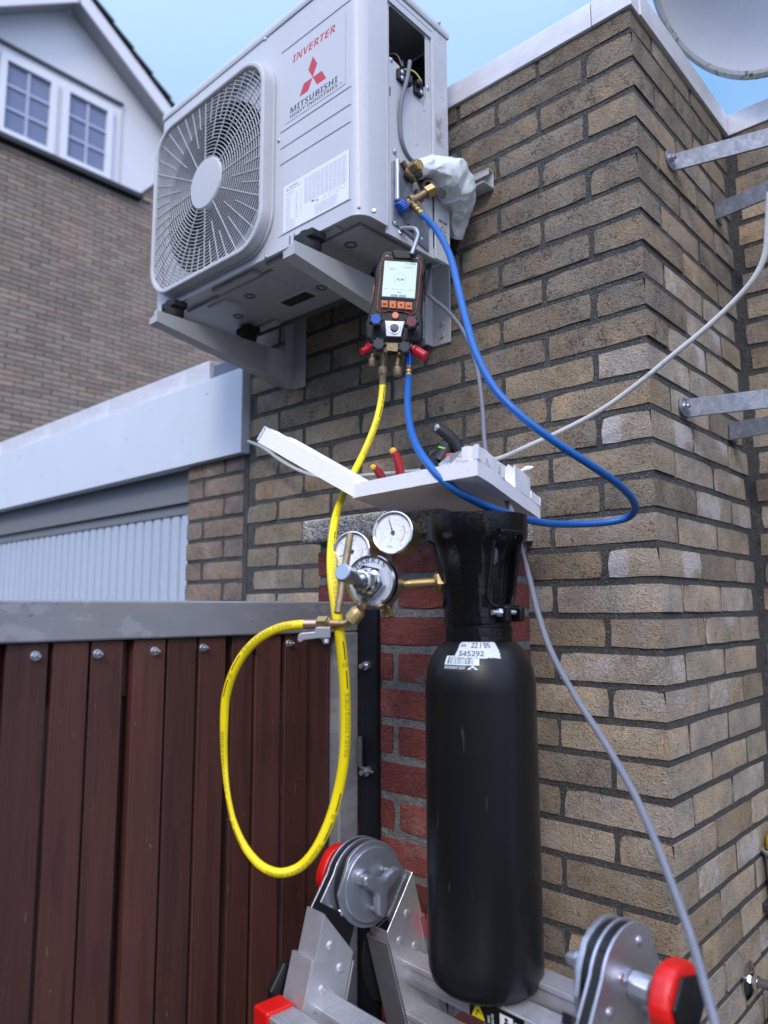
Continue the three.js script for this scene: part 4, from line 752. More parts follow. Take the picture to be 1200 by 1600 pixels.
  // lobed hand wheels
  const wheel = (x, y, z, r, h, cap, name = 'hand_wheel') => {
    const s = new THREE.Shape(), n = 72; for (let i = 0; i <= n; i++) { const a = i / n * 2 * Math.PI, q = r * (0.9 + 0.1 * Math.cos(7 * a)); i ? s.lineTo(q * Math.cos(a), q * Math.sin(a)) : s.moveTo(q * Math.cos(a), q * Math.sin(a)); }
    const [u, v] = L(x, y); const w = part(name, put(extr(s, h, 0.003, 3).translate(u, v, z)), blackPlastic, m);
    part('stem', put(turned(V(u, v, z - 0.016), V(0, 0, 1), [[0.008, 0], [0.008, 0.016]], 18)), blackPlastic, w);
    part('cap', put(turned(V(u, v, z + h - 0.0002), V(0, 0, 1), [[0.0, 0], [r * 0.66, 0], [r * 0.62, 0.0012], [0, 0.0015]].slice(1), 28)), cap, w); return w;
  };
  wheel(278, 915, 0.02, 0.0145, 0.014, bluePlastic); wheel(672, 950, 0.02, 0.0145, 0.014, std([0.16, 0.025, 0.035], 0.4));
  wheel(308, 1168, 0.012, 0.0142, 0.014, std([0.03, 0.034, 0.045], 0.4)); wheel(595, 1205, 0.012, 0.0142, 0.014, std([0.03, 0.034, 0.045], 0.4));
  // lower brass block, ports, caps
  const P3 = (x, y, z) => { const [u, v] = L(x, y); return V(u, v, z).applyMatrix4(F); };
  part('valve_block', put(extr(poly([[240, 1090], [700, 1100], [660, 1230], [520, 1240], [500, 1120], [420, 1110], [400, 1220], [240, 1190]].map(([x, y]) => L(x, y)).reverse()), 0.022, 0.003, 2).translate(0, 0, -0.026)), brassDull, m);
  const port = (x0, y0, x1, y1, z, r) => { const a = P3(x0, y0, z), b = P3(x1, y1, z); return rod(a, b, r, r, 18); };
  part('side_cap', [port(205, 1135, 225, 1130, -0.012, 0.0068), turned(P3(196, 1138, -0.012), P3(160, 1150, 0.0).sub(P3(196, 1138, -0.012)), [[0, -0.006], [0.0076, -0.005], [0.0076, 0.006], [0.006, 0.0085], [0, 0.009]], 22), rod(P3(170, 1170, -0.004), P3(112, 1215, 0.004), 0.0066, 0.006, 20)], redCap, m, { label: 'red cap on the left port' });
  part('side_cap', [turned(P3(700, 1185, -0.004), P3(735, 1195, 0.004).sub(P3(700, 1185, -0.004)), [[0.004, -0.006], [0.0085, -0.004], [0.0085, 0.006], [0.006, 0.009], [0, 0.0095]], 22), rod(P3(730, 1205, 0), P3(825, 1275, 0.006), 0.0092, 0.0095, 22), turned(P3(825, 1275, 0.006), P3(840, 1286, 0.007).sub(P3(825, 1275, 0.006)), [[0.0095, 0], [0.008, 0.002], [0, 0.0024]], 22)], redCap, m, { label: 'red cap on the right port' });
  const flare = (x, y, x1, y1, r) => { const a = P3(x, y, -0.013), b = P3(x1, y1, -0.013), d = b.clone().sub(a), l = d.length(); return turned(a, d, [[r * 0.5, 0], [r * 0.5, l * 0.25], [r * 0.9, l * 0.36], [r, l * 0.45], [r, l * 0.92], [r * 0.9, l], [0, l]], 22); };
  part('port_cap', flare(230, 1210, 232, 1345, 0.0074), brassDull, m); part('port_cap', flare(515, 1305, 520, 1455, 0.0094), brassDull, m);
  part('port', [port(345, 1190, 350, 1372, -0.013, 0.0055), port(375, 1210, 352, 1330, -0.018, 0.006), port(545, 1200, 517, 1330, -0.018, 0.006), port(655, 1230, 662, 1300, -0.013, 0.006)], brassDull, m);
  // hanging hook
  const hk = [at(623, 357, 1.475), at(640, 356, 1.46), at(649, 358, 1.45), at(653, 366, 1.44), at(650, 378, 1.425), at(643, 398, 1.405)];
  part('hook', [tube(hk, 0.0042, { seg: 60 }), rod(at(617, 352, 1.478), at(626, 366, 1.474), 0.004, 0.004, 10)], std([0.42, 0.45, 0.48], 0.35, 0.6), m);
}
// ---------------------------------------------------------------- hoses and cables
const printTex = canvasTex(2048, 128, (c, w, h) => {
  c.fillStyle = '#fbe30a'; c.fillRect(0, 0, w, h); for (let i = 0; i < 500; i++) { c.fillStyle = `rgba(150,120,10,${0.1 + 0.2 * rnd()})`; c.fillRect(rnd() * w, rnd() * h, 1 + rnd() * 5, 1 + rnd() * 2); }
  c.fillStyle = '#3b3410'; const y = 74; c.fillRect(40, y - 2, 250, 5); c.font = '30px sans-serif'; c.fillText('2024', 320, y + 10); c.fillRect(430, y - 2, 250, 5); c.fillText('SAE 2200017121A  SAE J2196 WP 800 PSI  SAE J2888 BP 4000 PSI', 740, y + 10, 1240);
});
printTex.wrapS = printTex.wrapT = THREE.RepeatWrapping; printTex.repeat.set(1 / 0.21, 1);
{
  const y0 = pl([[598, 602, 1.42], [596, 622, 1.415], [589, 655, 1.40], [572, 700, 1.37], [548, 748, 1.31], [528, 795, 1.22], [519, 845, 1.12], [519, 900, 1.035], [525, 950, 1.015], [532, 1000, 1.01], [538, 1060, 1.015], [540, 1120, 1.02], [538, 1180, 1.02], [529, 1235, 1.02], [513, 1288, 1.015], [490, 1332, 1.01], [466, 1356, 1.01], [438, 1364, 1.01], [410, 1354, 1.02], [386, 1328, 1.03], [367, 1288, 1.04], [356, 1240, 1.05], [351, 1190, 1.06], [350, 1140, 1.06], [353, 1090, 1.06], [364, 1052, 1.055], [381, 1022, 1.05], [406, 997, 1.04], [438, 981, 1.03], [470, 976, 1.02], [480, 975.5, 1.018]]);
  const t = thing('yellow_hose', 'yellow refrigerant hose looping down in front of the dark red gate', 'hose', y0[0].clone());
  const yh = new THREE.MeshPhysicalMaterial({ map: printTex, roughness: 0.42, clearcoat: 0.2, clearcoatRoughness: 0.4, bumpMap: fineBump, bumpScale: 0.0002 });
  part('hose', tube(y0, (s) => 0.0064 + 0.0008 * sstep(0.25, 0.4, s) * (1 - sstep(0.6, 0.7, s)), { seg: 420, rad: 20, flat: (s) => 1 - 0.42 * Math.exp(-(((s - 0.775) / 0.055) ** 2)), ref: V(0.72, 0.02, 0.69) }), yh, t, { keepUV: true });
  const a = at(598.5, 572, 1.42), b = at(598, 603, 1.42), d = b.clone().sub(a);
  part('coupling', [turned(a, d, [[0.004, -0.012], [0.004, 0], [0.0085, 0.002], [0.009, 0.005], [0.009, 0.014], [0.0078, 0.017], [0.0066, 0.0185], [0.0066, 0.036], [0, 0.036]], 24)], brassDull, t);
  // ball valve at the far end
  const q = (x, y, tt) => at(x, y, tt);
  part('ferrule', rod(q(476, 975.6, 1.018), q(497, 975, 1.012), 0.0066, 0.0062, 22), std([0.62, 0.42, 0.3], 0.35, 0.85), t);
  const vb = part('valve_body', [rod(q(496, 975, 1.012), q(520, 974.5, 1.004), 0.0058, 0.0058, 18), hexRod(q(498, 975, 1.0115), q(513, 974.7, 1.0065), 0.0105), hexRod(q(514, 974.7, 1.006), q(517, 974.6, 1.005), 0.0082), rod(q(506, 975, 1.009), q(506, 992, 1.008), 0.0068, 0.0068, 18), rod(q(519, 974.5, 1.004), q(532, 975, 0.999), 0.0055, 0.0055, 16)], brass, t);
  part('lever', [inFrame(extr(poly([[-0.0355, -0.006], [-0.0345, 0.0], [-0.031, 0.003], [-0.013, 0.0045], [-0.011, 0.0105], [0.0085, 0.0105], [0.0085, -0.004], [-0.009, -0.0045], [-0.027, -0.0065], [-0.031, -0.0095], [-0.034, -0.009]]), 0.006, 0.0012, 2), frame(q(506.5, 992, 1.0), camera.position.clone().sub(q(506, 992, 1)).setY(0), UP))], std([0.36, 0.37, 0.39], 0.4, 0.5), vb);
  part('screw', turned(q(509, 1000, 1.0), V(0.3, -1, 0.2), [[0, 0.006], [0.004, 0.005], [0.005, 0]].reverse(), 14), steel, vb);
  part('elbow', [tube(pl([[531, 975, 1.0], [540, 974.5, 0.997], [546, 971, 0.995], [551, 966, 0.992]]), 0.0052, { seg: 24 })], brass, vb);
  const n0 = q(549.5, 968, 0.993), n1 = q(563, 951, 0.985), nd = n1.clone().sub(n0), nl = nd.length(), prof = [[0.006, 0]]; for (let i = 0; i < 9; i++) { const h = nl * (0.05 + 0.72 * i / 9); prof.push([0.0098, h], [0.0104, h + nl * 0.03], [0.0098, h + nl * 0.06]); } prof.push([0.0085, nl * 0.85], [0.006, nl]);
  part('knurled_nut', turned(n0, nd, prof, 28), brass, vb);
}
{
  const P = pl([[660, 336, 1.462], [672, 347, 1.44], [690, 372, 1.38], [705, 405, 1.31], [716, 450, 1.24], [728, 500, 1.19], [745, 555, 1.15], [775, 610, 1.12], [820, 655, 1.10], [870, 692, 1.10], [925, 728, 1.12], [965, 756, 1.16], [988, 780, 1.20], [992, 797, 1.23], [980, 809, 1.255], [950, 816, 1.265], [900, 819, 1.25], [850, 817, 1.2], [800, 805, 1.13], [745, 784, 1.06], [700, 757, 1.05], [667, 722, 1.08], [648, 690, 1.15], [639, 655, 1.24], [637, 620, 1.33], [638.5, 588, 1.415]]);
  const t = thing('blue_hose', 'blue refrigerant hose from the brass valve down around to the manifold', 'hose', P[0].clone());
  part('hose', tube(P, 0.0061, { seg: 420, rad: 20 }), blueHose, t);
  const barbs = (a, b, r) => { const d = b.clone().sub(a), l = d.length(), pr = [[r * 0.6, 0]]; for (let i = 0; i < 3; i++) { pr.push([r * 0.72, l * (0.08 + i * 0.3)], [r, l * (0.14 + i * 0.3)], [r, l * (0.28 + i * 0.3)], [r * 0.72, l * (0.34 + i * 0.3)]); } return turned(a, d, pr, 22); };
  part('ferrule', barbs(at(646, 321, 1.478), at(661, 337, 1.46), 0.0072), brass, t);
  part('ferrule', barbs(at(639, 569, 1.42), at(638.5, 590, 1.415), 0.0066), brass, t);
  const c0 = at(639.5, 553, 1.42), c1 = at(639, 572, 1.42), cd = c1.clone().sub(c0);
  part('coupling', turned(c0, cd, [[0.004, -0.004], [0.006, 0], [0.0082, 0.004], [0.0085, 0.009], [0.0078, 0.0195], [0.0082, 0.022], [0.006, 0.0245], [0, 0.0245]], 26), std([0.03, 0.13, 0.5], 0.3, 0.5), t);
  const k0 = at(641, 316, 1.482), k1 = at(625, 326, 1.462), kd = k1.clone().sub(k0).normalize();
  const s = new THREE.Shape(); for (let i = 0; i <= 80; i++) { const a = i / 80 * 2 * Math.PI, r = 0.0122 + 0.0006 * Math.cos(16 * a); i ? s.lineTo(r * Math.cos(a), r * Math.sin(a)) : s.moveTo(r * Math.cos(a), r * Math.sin(a)); }
  const kn = extr(s, 0.02, 0.002, 2); kn.applyQuaternion(new THREE.Quaternion().setFromUnitVectors(V(0, 0, 1), kd)); const kp = at(632, 321, 1.475); kn.translate(kp.x, kp.y, kp.z);
  part('core_tool_knob', kn, bluePlastic, t);
  part('core_tool', [rod(at(652, 312, 1.5), at(634, 320, 1.475), 0.0055, 0.0055, 16), rod(at(643, 316, 1.488), at(650, 325, 1.475), 0.005, 0.005, 14)], brassDull, t);
}
{
  const P = pl([[640, 100, 1.53], [637, 118, 1.522], [633, 135, 1.512], [627, 160, 1.503], [625, 190, 1.5], [628, 220, 1.5], [637, 243, 1.512], [652, 258, 1.54], [672, 280, 1.57], [680, 310, 1.6], [678, 360, 1.64], [672, 420, 1.66], [666, 455, 1.61], [675, 466, 1.57], [700, 487, 1.52], [725, 520, 1.48], [744, 570, 1.45], [753, 630, 1.42], [757, 690, 1.38], [762, 720, 1.34], [775, 750, 1.28], [789, 778, 1.2], [800, 802, 1.15], [812, 850, 1.12], [826, 900, 1.1], [841, 960, 1.06], [862, 1020, 1.02], [900, 1090, 0.97], [945, 1160, 0.91], [988, 1235, 0.85], [1022, 1310, 0.79], [1051, 1385, 0.74], [1078, 1460, 0.69], [1101, 1540, 0.65], [1124, 1625, 0.61]]);
  const t = thing('grey_cable', 'grey power cable hanging from the unit past the foam tray and gas cylinder', 'cable', P[0].clone());
  part('cable', tube(P, 0.0043, { seg: 420, rad: 14 }), cableGrey, t);
  // its stripped conductor bundle end
  part('sheath_end', turned(at(640, 100, 1.53), at(640, 92, 1.535).sub(at(640, 100, 1.53)), [[0.0043, 0], [0.0043, 0.006], [0.003, 0.009], [0, 0.009]], 16), cableGrey, t);
}
{
  const P = pl([[388, 690, 2.09], [397, 693, 2.075], [415, 702, 2.02], [440, 720, 1.95], [470, 736, 1.88], [510, 747, 1.8], [580, 742, 1.68], [660, 735, 1.58], [730, 726, 1.5], [780, 716, 1.46], [825, 697, 1.42], [880, 672, 1.38], [940, 640, 1.34], [1000, 597, 1.3], [1050, 556, 1.27], [1100, 515, 1.24], [1150, 468, 1.21], [1180, 432, 1.19], [1195, 398, 1.18], [1199, 360, 1.175], [1202, 300, 1.17]]);
  const t = thing('white_cable', 'white cable strung across the brick corner behind the blue hose', 'cable', P[9].clone());
  part('cable', tube(P, 0.0046, { seg: 300, rad: 12 }), cableWhite, t);
}
// ---------------------------------------------------------------- broken foam tray with tools on the pillar
{
  const A = at(551, 778, 1.19), B = at(747, 742, 1.0), C = at(845, 811, 1.33), D = A.clone().add(C).sub(B);
  const t = thing('foam_tray', 'broken white foam packing tray lying on the concrete pillar cap', 'foam packing', A.clone().add(C).multiplyScalar(0.5));
  const up = 0.0225, P = (q, dy) => [q.x, q.y + dy, q.z];
  // subdivided slab between four bottom corners
  const slab = (a, b, c, d, h, n, m, rough, s) => {
    const pos = [], idx = [], id = (i, j, k) => (k * (m + 1) + j) * (n + 1) + i, f = fbm(9, 3, s);
    for (let k = 0; k < 2; k++) for (let j = 0; j <= m; j++) for (let i = 0; i <= n; i++) {
      const u = i / n, v = j / m, q = V(0, 0, 0).addScaledVector(a, (1 - u) * (1 - v)).addScaledVector(b, u * (1 - v)).addScaledVector(c, u * v).addScaledVector(d, (1 - u) * v).addScaledVector(h, k);
      const e = rough(u, v, k); q.x += e * (f(u, v) - 0.5); q.y += e * (f(v + 0.3, u) - 0.5); q.z += e * (f(u + 0.6, v + 0.2) - 0.5); pos.push(q.x, q.y, q.z);
    }
    const quad = (p, q, r, w) => idx.push(p, q, r, p, r, w);
    for (let j = 0; j < m; j++) for (let i = 0; i < n; i++) { quad(id(i, j, 1), id(i + 1, j, 1), id(i + 1, j + 1, 1), id(i, j + 1, 1)); quad(id(i, j, 0), id(i, j + 1, 0), id(i + 1, j + 1, 0), id(i + 1, j, 0)); }
    for (let i = 0; i < n; i++) { quad(id(i, 0, 0), id(i + 1, 0, 0), id(i + 1, 0, 1), id(i, 0, 1)); quad(id(i + 1, m, 0), id(i, m, 0), id(i, m, 1), id(i + 1, m, 1)); }
    for (let j = 0; j < m; j++) { quad(id(n, j, 0), id(n, j + 1, 0), id(n, j + 1, 1), id(n, j, 1)); quad(id(0, j + 1, 0), id(0, j, 0), id(0, j, 1), id(0, j + 1, 1)); }
    const g = new THREE.BufferGeometry(); g.setAttribute('position', new THREE.Float32BufferAttribute(pos, 3)); g.setIndex(idx); g.computeVertexNormals(); return toCreasedNormals(g.toNonIndexed(), 0.7);
  };
  const H = V(0, up, 0), soft = () => 0.0015;
  part('tray_floor', slab(A, B, C, D, H, 14, 10, soft, 3), foam, t);
  // left arm, snapped upwards
  const T = at(404, 692, 1.225), e = D.clone().sub(A).normalize().add(V(0, 0.05, 0)).normalize().multiplyScalar(0.09);
  const ad = A.clone().sub(T).normalize(), armUp = UP.clone().addScaledVector(ad, -ad.y).normalize().multiplyScalar(0.028);
  part('snapped_arm', slab(T, A.clone().add(V(0.004, 0.0005, 0)), A.clone().add(e).add(V(0.004, 0.0005, 0)), T.clone().add(e), armUp, 16, 6, (u) => 0.0018 + 0.006 * (u < 0.02), 5), foam, t);
  { const ed = e.clone().normalize(), dl = ad.clone().multiplyScalar(-0.02); part('broken_end', slab(T.clone().add(dl).addScaledVector(ed, 0.026), T.clone(), T.clone().addScaledVector(ed, 0.06), T.clone().add(dl).addScaledVector(ed, 0.06), armUp.clone().multiplyScalar(0.94), 6, 4, (u, v) => 0.005, 15), foamBroken, t, { label: 'rough broken end of the foam arm' }); }
  // right-hand rim in two broken pieces
  const dir = C.clone().sub(B), s = (k) => B.clone().addScaledVector(dir, k), inw = A.clone().sub(B).normalize();
  const rim = (k0, k1, h0, h1, wdt, sd, jag) => slab(s(k0).addScaledVector(inw, wdt).add(V(0, up, 0)), s(k0).add(V(0, up, 0)), s(k1).add(V(0, up, 0)), s(k1).addScaledVector(inw, wdt).add(V(0, up, 0)), V(0, h0, 0), 5, 8, (u, v, k) => (k ? jag : 0.001) + (v < 0.03 || v > 0.97 ? jag : 0), sd);
  part('broken_rim', rim(0.0, 0.36, 0.02, 0.017, 0.03, 7, 0.006), foam, t);
  part('broken_rim', rim(0.015, 0.34, 0.0135, 0.012, 0.064, 9, 0.014), foamBroken, t, { label: 'broken face of the tray rim' });
  part('broken_rim', rim(0.53, 0.8, 0.036, 0.033, 0.036, 11, 0.008), foam, t);
  part('broken_rim', rim(0.802, 0.985, 0.015, 0.012, 0.036, 13, 0.005), foam, t);
  part('torn_film', tube(pl([[782, 745, 1.2], [800, 738, 1.22], [815, 735, 1.24], [832, 730, 1.25]]), (q) => 0.002 + 0.003 * Math.sin(q * 9) ** 2, { seg: 24, rad: 8 }), foam, t);
}
{
  const base = at(622, 738, 1.36), t = thing('pliers', 'red and yellow handled pliers sticking up out of the foam tray', 'pliers', base);
  const red = std([0.5, 0.025, 0.03], 0.4), yel = std([0.75, 0.42, 0.05], 0.45);
  const h1 = tube(pl([[625, 745, 1.36], [624, 728, 1.345], [619, 712, 1.335], [614, 704, 1.33]]), (s) => 0.0085 - 0.002 * s * s, { seg: 30 });
  const h2 = tube(pl([[597, 748, 1.37], [593, 740, 1.35], [587, 733, 1.335], [583, 730, 1.33]]), (s) => 0.0085 - 0.003 * s * s, { seg: 24 });
  part('handle', h1, red, t); part('handle', h2, red, t);
  part('handle_tip', [turned(at(614.2, 704.3, 1.33), at(610, 698, 1.328).sub(at(614.2, 704.3, 1.33)), [[0.0066, -0.002], [0.0064, 0.002], [0.004, 0.005], [0, 0.006]], 16)], yel, t);
  part('handle_tip', [turned(at(583.3, 730.2, 1.33), at(578, 727, 1.328).sub(at(583.3, 730.2, 1.33)), [[0.0056, -0.002], [0.0054, 0.002], [0.003, 0.005], [0, 0.006]], 16)], yel, t);
  part('jaw', [rod(at(625, 745, 1.36), at(640, 752, 1.46), 0.007, 0.005, 12), rod(at(597, 748, 1.37), at(640, 752, 1.46), 0.007, 0.005, 12)], steel, t);
}
{
  const base = at(700, 735, 1.34), t = thing('black_hand_tool', 'black hand tool with curved grip and green ring in the foam tray', 'hand tool', base);
  const q = (x, y, tt = 1.33) => at(x, y, tt);
  part('barrel', [rod(q(668, 742, 1.34), q(690, 722, 1.33), 0.02, 0.0235, 24), rod(q(690, 722), q(697, 708), 0.0225, 0.0175, 24), rod(q(697, 708), q(702, 698), 0.0165, 0.012, 24)], blackPlastic, t);
  part('ring', turned(q(695.5, 702.5), q(699, 694).sub(q(695.5, 702.5)), [[0.012, -0.0022], [0.0135, -0.0018], [0.0135, 0.0018], [0.012, 0.0022]], 28), std([0.2, 0.55, 0.06], 0.4), t);
  part('collar', turned(q(697, 700), q(702, 690).sub(q(697, 700)), [[0.0125, 0], [0.0125, 0.012], [0.01, 0.02], [0, 0.02]], 24), std([0.035, 0.03, 0.045], 0.4), t);
  const gr = tube(pl([[684, 668, 1.33], [692, 674, 1.325], [703, 683, 1.32], [712, 694, 1.318], [719, 707, 1.315], [721, 718, 1.315]]), (s) => 0.009 + 0.0018 * Math.sin(s * 3.1), { seg: 40, rad: 14 });
  part('grip', [gr, rod(q(684, 668, 1.33), q(682, 676, 1.33), 0.0085, 0.007, 14), turned(at(721, 718, 1.315), at(722, 722, 1.315).sub(at(721, 718, 1.315)), [[0.0092, 0], [0.006, 0.003], [0, 0.004]], 14)], blackPlastic, t);
  part('grip_cap', rod(q(684, 667, 1.327), q(683.5, 671.5, 1.321), 0.0062, 0.0062, 14), std([0.4, 0.42, 0.45], 0.4, 0.4), t);
  part('trigger', inFrame(extr(poly([[-0.008, 0.006], [0.004, 0.008], [0.022, -0.008], [-0.004, -0.011]]), 0.01, 0.002, 2), frame(q(703, 716, 1.285), camera.position.clone().sub(q(696, 725)).setY(0), UP)), std([0.6, 0.02, 0.03], 0.4), t);
  const dd = thing('red_black_handle', 'short black handle with red end beside the curved black tool', 'hand tool', at(735, 708, 1.36));
  part('handle', rod(at(731, 706, 1.36), at(742, 712, 1.37), 0.011, 0.011, 20), blackPlastic, dd); part('end', rod(at(726, 705, 1.355), at(731, 706, 1.36), 0.0095, 0.0108, 20), std([0.55, 0.03, 0.04], 0.4), dd);
  part('shaft', rod(at(742, 712, 1.37), at(752, 745, 1.4), 0.006, 0.006, 12), blackPlastic, dd);
}
// ---------------------------------------------------------------- black gas cylinder with valve guard
const CYL = V(-0.112, 1.1132, 0.388);
{
  const t = thing('gas_cylinder', 'black steel gas cylinder with valve guard standing on the ladder rungs', 'gas cylinder', CYL.clone());
  const hv = CYL.clone().sub(camera.position).setY(0).normalize();
  const yAt = (py) => { const d = ray(CYLPX(py), py), s = CYL.clone().sub(camera.position).dot(hv) / d.dot(hv); return camera.position.y + d.y * s; };
  function CYLPX(py) { return 752 + (py - 1100) * 0.02; }
  const paint = texRGB(1024, 1024, 1, 1, (u, v) => {
    let k = 0.0065 + 0.004 * (F8(u, v) - 0.4); const st = sstep(0.6, 0.75, fG1(u * 0.8, v * 0.35)) * sstep(0.45, 0.7, F16(u, v)) * 0.004, sc = sstep(0.83, 0.87, F64(u * 2, v * 4)) * 0.03 * sstep(0.5, 0.6, F8(v, u)), ch = sstep(0.8, 0.83, F128(u, v * 2)) * 0.03 * sstep(0.55, 0.65, F8(u + 0.3, v));
    const band = Math.exp(-(((u - 0.47) / 0.006) ** 2)) * 0.008 * sstep(0.4, 0.7, F16(u * 3, v)) * sstep(0.35, 0.65, F64(u, v));                     // long pale streak down the side
    k += st + sc + ch + band; return [k * 0.95, k, k * 1.08];
  });
  const cylPaint = new THREE.MeshPhysicalMaterial({ map: paint, roughness: 0.38, specularIntensity: 0.75, bumpMap: paint, bumpScale: 0.0003 });
  const guardMat = new THREE.MeshPhysicalMaterial({ color: 0x08090b, roughness: 0.3, specularIntensity: 0.8, bumpMap: texG(256, 256, 0.05, 0.05, (u, v) => F16(u, v)), bumpScale: 0.0004 });
  const R = 0.079, y0 = CYL.y, ySh = yAt(1075), yN = yAt(1000);
  const prof = [[0, 0.006], [0.045, 0.004], [0.058, 0.0], [0.066, 0.002], [0.074, 0.01], [0.0785, 0.024], [R, 0.04], [R, ySh - y0]];
  for (let k = 1; k <= 10; k++) { const a = k / 10 * 1.28; prof.push([0.034 + (R - 0.034) * Math.cos(a), ySh - y0 + (yN - ySh) * Math.sin(a) / Math.sin(1.28)]); }
  prof.push([0.04, yN - y0 + 0.002]);
  const body = new THREE.LatheGeometry(prof.map(([r, h]) => new THREE.Vector2(Math.max(r, 1e-4), h)), 96).translate(CYL.x, y0, CYL.z);
  part('body', body, cylPaint, t, { keepUV: true });
  // angle around the axis measured from the direction to the camera, positive to the right
  const aCam = Math.atan2(camera.position.x - CYL.x, camera.position.z - CYL.z), dirA = (a) => V(Math.sin(aCam + a), 0, Math.cos(aCam + a));
  part('neck_ring', turned(V(CYL.x, yAt(1003), CYL.z), UP, [[0.046, 0], [0.049, 0.002], [0.049, yAt(980) - yAt(1003)], [0.047, yAt(979) - yAt(1003)], [0.047, yAt(965) - yAt(1003)]], 64), guardMat, t);
  // tulip shaped guard with two openings
  const rim = [[0.0495, yAt(974)], [0.0505, yAt(950)], [0.0525, yAt(930)], [0.0565, yAt(900)], [0.061, yAt(872)], [0.0655, yAt(850)], [0.0725, yAt(844)], [0.0738, yAt(838)], [0.0735, yAt(808)]], th = 0.006;
  const shellP = [...rim, ...rim.slice().reverse().map(([r, y]) => [r - th, y]), rim[0]];
  let shell = norm(new THREE.LatheGeometry(shellP.map(([r, y]) => new THREE.Vector2(r, y)), 80)); { const p = shell.attributes.position; let v = 0; for (let i = 0; i < Math.min(9, p.count); i++); shell = norm(toCreasedNormals(shell, 0.7)); }
  const cutter = (a, hw) => { const s = roundRect(-hw, hw, yAt(948), yAt(838), 0.016), g = norm(extr(s, 0.09)); g.rotateY(aCam + a); const d = dirA(a).multiplyScalar(0.012); return g.translate(d.x, 0, d.z); };
  const ev = new Evaluator(); let br = new Brush(shell); br.updateMatrixWorld();
  for (const [a, w] of [[0.78, 0.026], [-1.85, 0.034]]) { const q = new Brush(cutter(a, w)); q.updateMatrixWorld(); br = ev.evaluate(br, q, SUBTRACTION); }
  const gd = part('guard', br.geometry.translate(CYL.x, 0, CYL.z), guardMat, t);
  // rolled lips round the openings
  for (const [a, w] of [[0.78, 0.026], [-1.85, 0.034]]) {
    const s = roundRect(-w, w, yAt(948), yAt(838), 0.016).getPoints(10), pr = (y) => { for (let i = 0; i < rim.length - 1; i++) if (y >= rim[i][1] && y <= rim[i + 1][1]) return mix(rim[i][0], rim[i + 1][0], (y - rim[i][1]) / (rim[i + 1][1] - rim[i][1])); return rim[0][0]; };
    const pts = s.map((p) => { const r = pr(p.y), an = Math.asin(clamp(p.x / r, -0.98, 0.98)), d = dirA(a + an); return V(CYL.x + d.x * (r - 0.001), p.y, CYL.z + d.z * (r - 0.001)); });
    part('lip', tube([...pts, pts[0]], 0.0034, { seg: 120, rad: 8, ref: V(0.3, 0.2, 0.9) }), guardMat, gd);
  }
  // clamp ears and bolt
  const ya = yAt(972), yb = yAt(946), ea = (r, a, y) => { const d = dirA(a); return V(CYL.x + d.x * r, y, CYL.z + d.z * r); };
  const M = (a) => new THREE.Matrix4().makeRotationY(aCam + a).setPosition(CYL.x, 0, CYL.z);
  part('clamp_ear', [inFrame(rbox(-0.006, 0.006, ya, yb, 0.046, 0.071, 0.004), M(0.62)), inFrame(rbox(-0.006, 0.006, ya + 0.001, yb - 0.001, 0.046, 0.073, 0.004), M(1.02))], guardMat, gd);
  part('bolt', [rod(ea(0.0625, 0.3, yAt(957)), ea(0.0625, 0.95, yAt(957)), 0.0034), hexRod(ea(0.062, 0.52, yAt(957)), ea(0.062, 0.44, yAt(957)), 0.006)], steel, gd);
  // valve inside the guard
  const vy = yAt(912);
  part('valve', [turned(V(CYL.x, yN, CYL.z), UP, [[0.017, 0], [0.017, 0.03], [0.02, 0.034], [0.02, vy - yN + 0.014], [0.012, vy - yN + 0.018], [0.012, vy - yN + 0.026], [0, vy - yN + 0.026]], 24)], brassDull, t);
  part('hand_wheel', turned(V(CYL.x, vy + 0.027, CYL.z), UP, [[0, 0], [0.026, 0], [0.03, 0.006], [0.03, 0.02], [0.026, 0.026], [0, 0.026]], 26), std([0.25, 0.26, 0.27], 0.5), t);
  // wet paper labels on the shoulder
  const patch = (a0, a1, ya, yb, tex, lift) => {
    const pr = prof.map(([r, h]) => [r, h + y0]).filter((q, i) => i > 5), rAt = (y) => { for (let i = 0; i < pr.length - 1; i++) if (y >= pr[i][1] && y <= pr[i + 1][1]) return mix(pr[i][0], pr[i + 1][0], (y - pr[i][1]) / (pr[i + 1][1] - pr[i][1])); return R; };
    const P = [], U = [], I = [], n = 14, m = 6, f = fbm(9, 2, 71);
    for (let j = 0; j <= m; j++) for (let i = 0; i <= n; i++) { const u = i / n, v = j / m, y = mix(ya, yb, v) + 0.0008 * (f(u * 2, v) - 0.5), r = rAt(y) + lift, d = dirA(mix(a0, a1, u)); P.push(CYL.x + d.x * r, y, CYL.z + d.z * r); U.push(u, v); }
    for (let j = 0; j < m; j++) for (let i = 0; i < n; i++) { const a = j * (n + 1) + i; I.push(a, a + 1, a + n + 2, a, a + n + 2, a + n + 1); }
    const g = new THREE.BufferGeometry(); g.setAttribute('position', new THREE.Float32BufferAttribute(P, 3)); g.setAttribute('uv', new THREE.Float32BufferAttribute(U, 2)); g.setIndex(I); g.computeVertexNormals();
    return part('label', g, new THREE.MeshStandardMaterial({ map: tex, roughness: 0.5 }), t, { keepUV: true });
  };
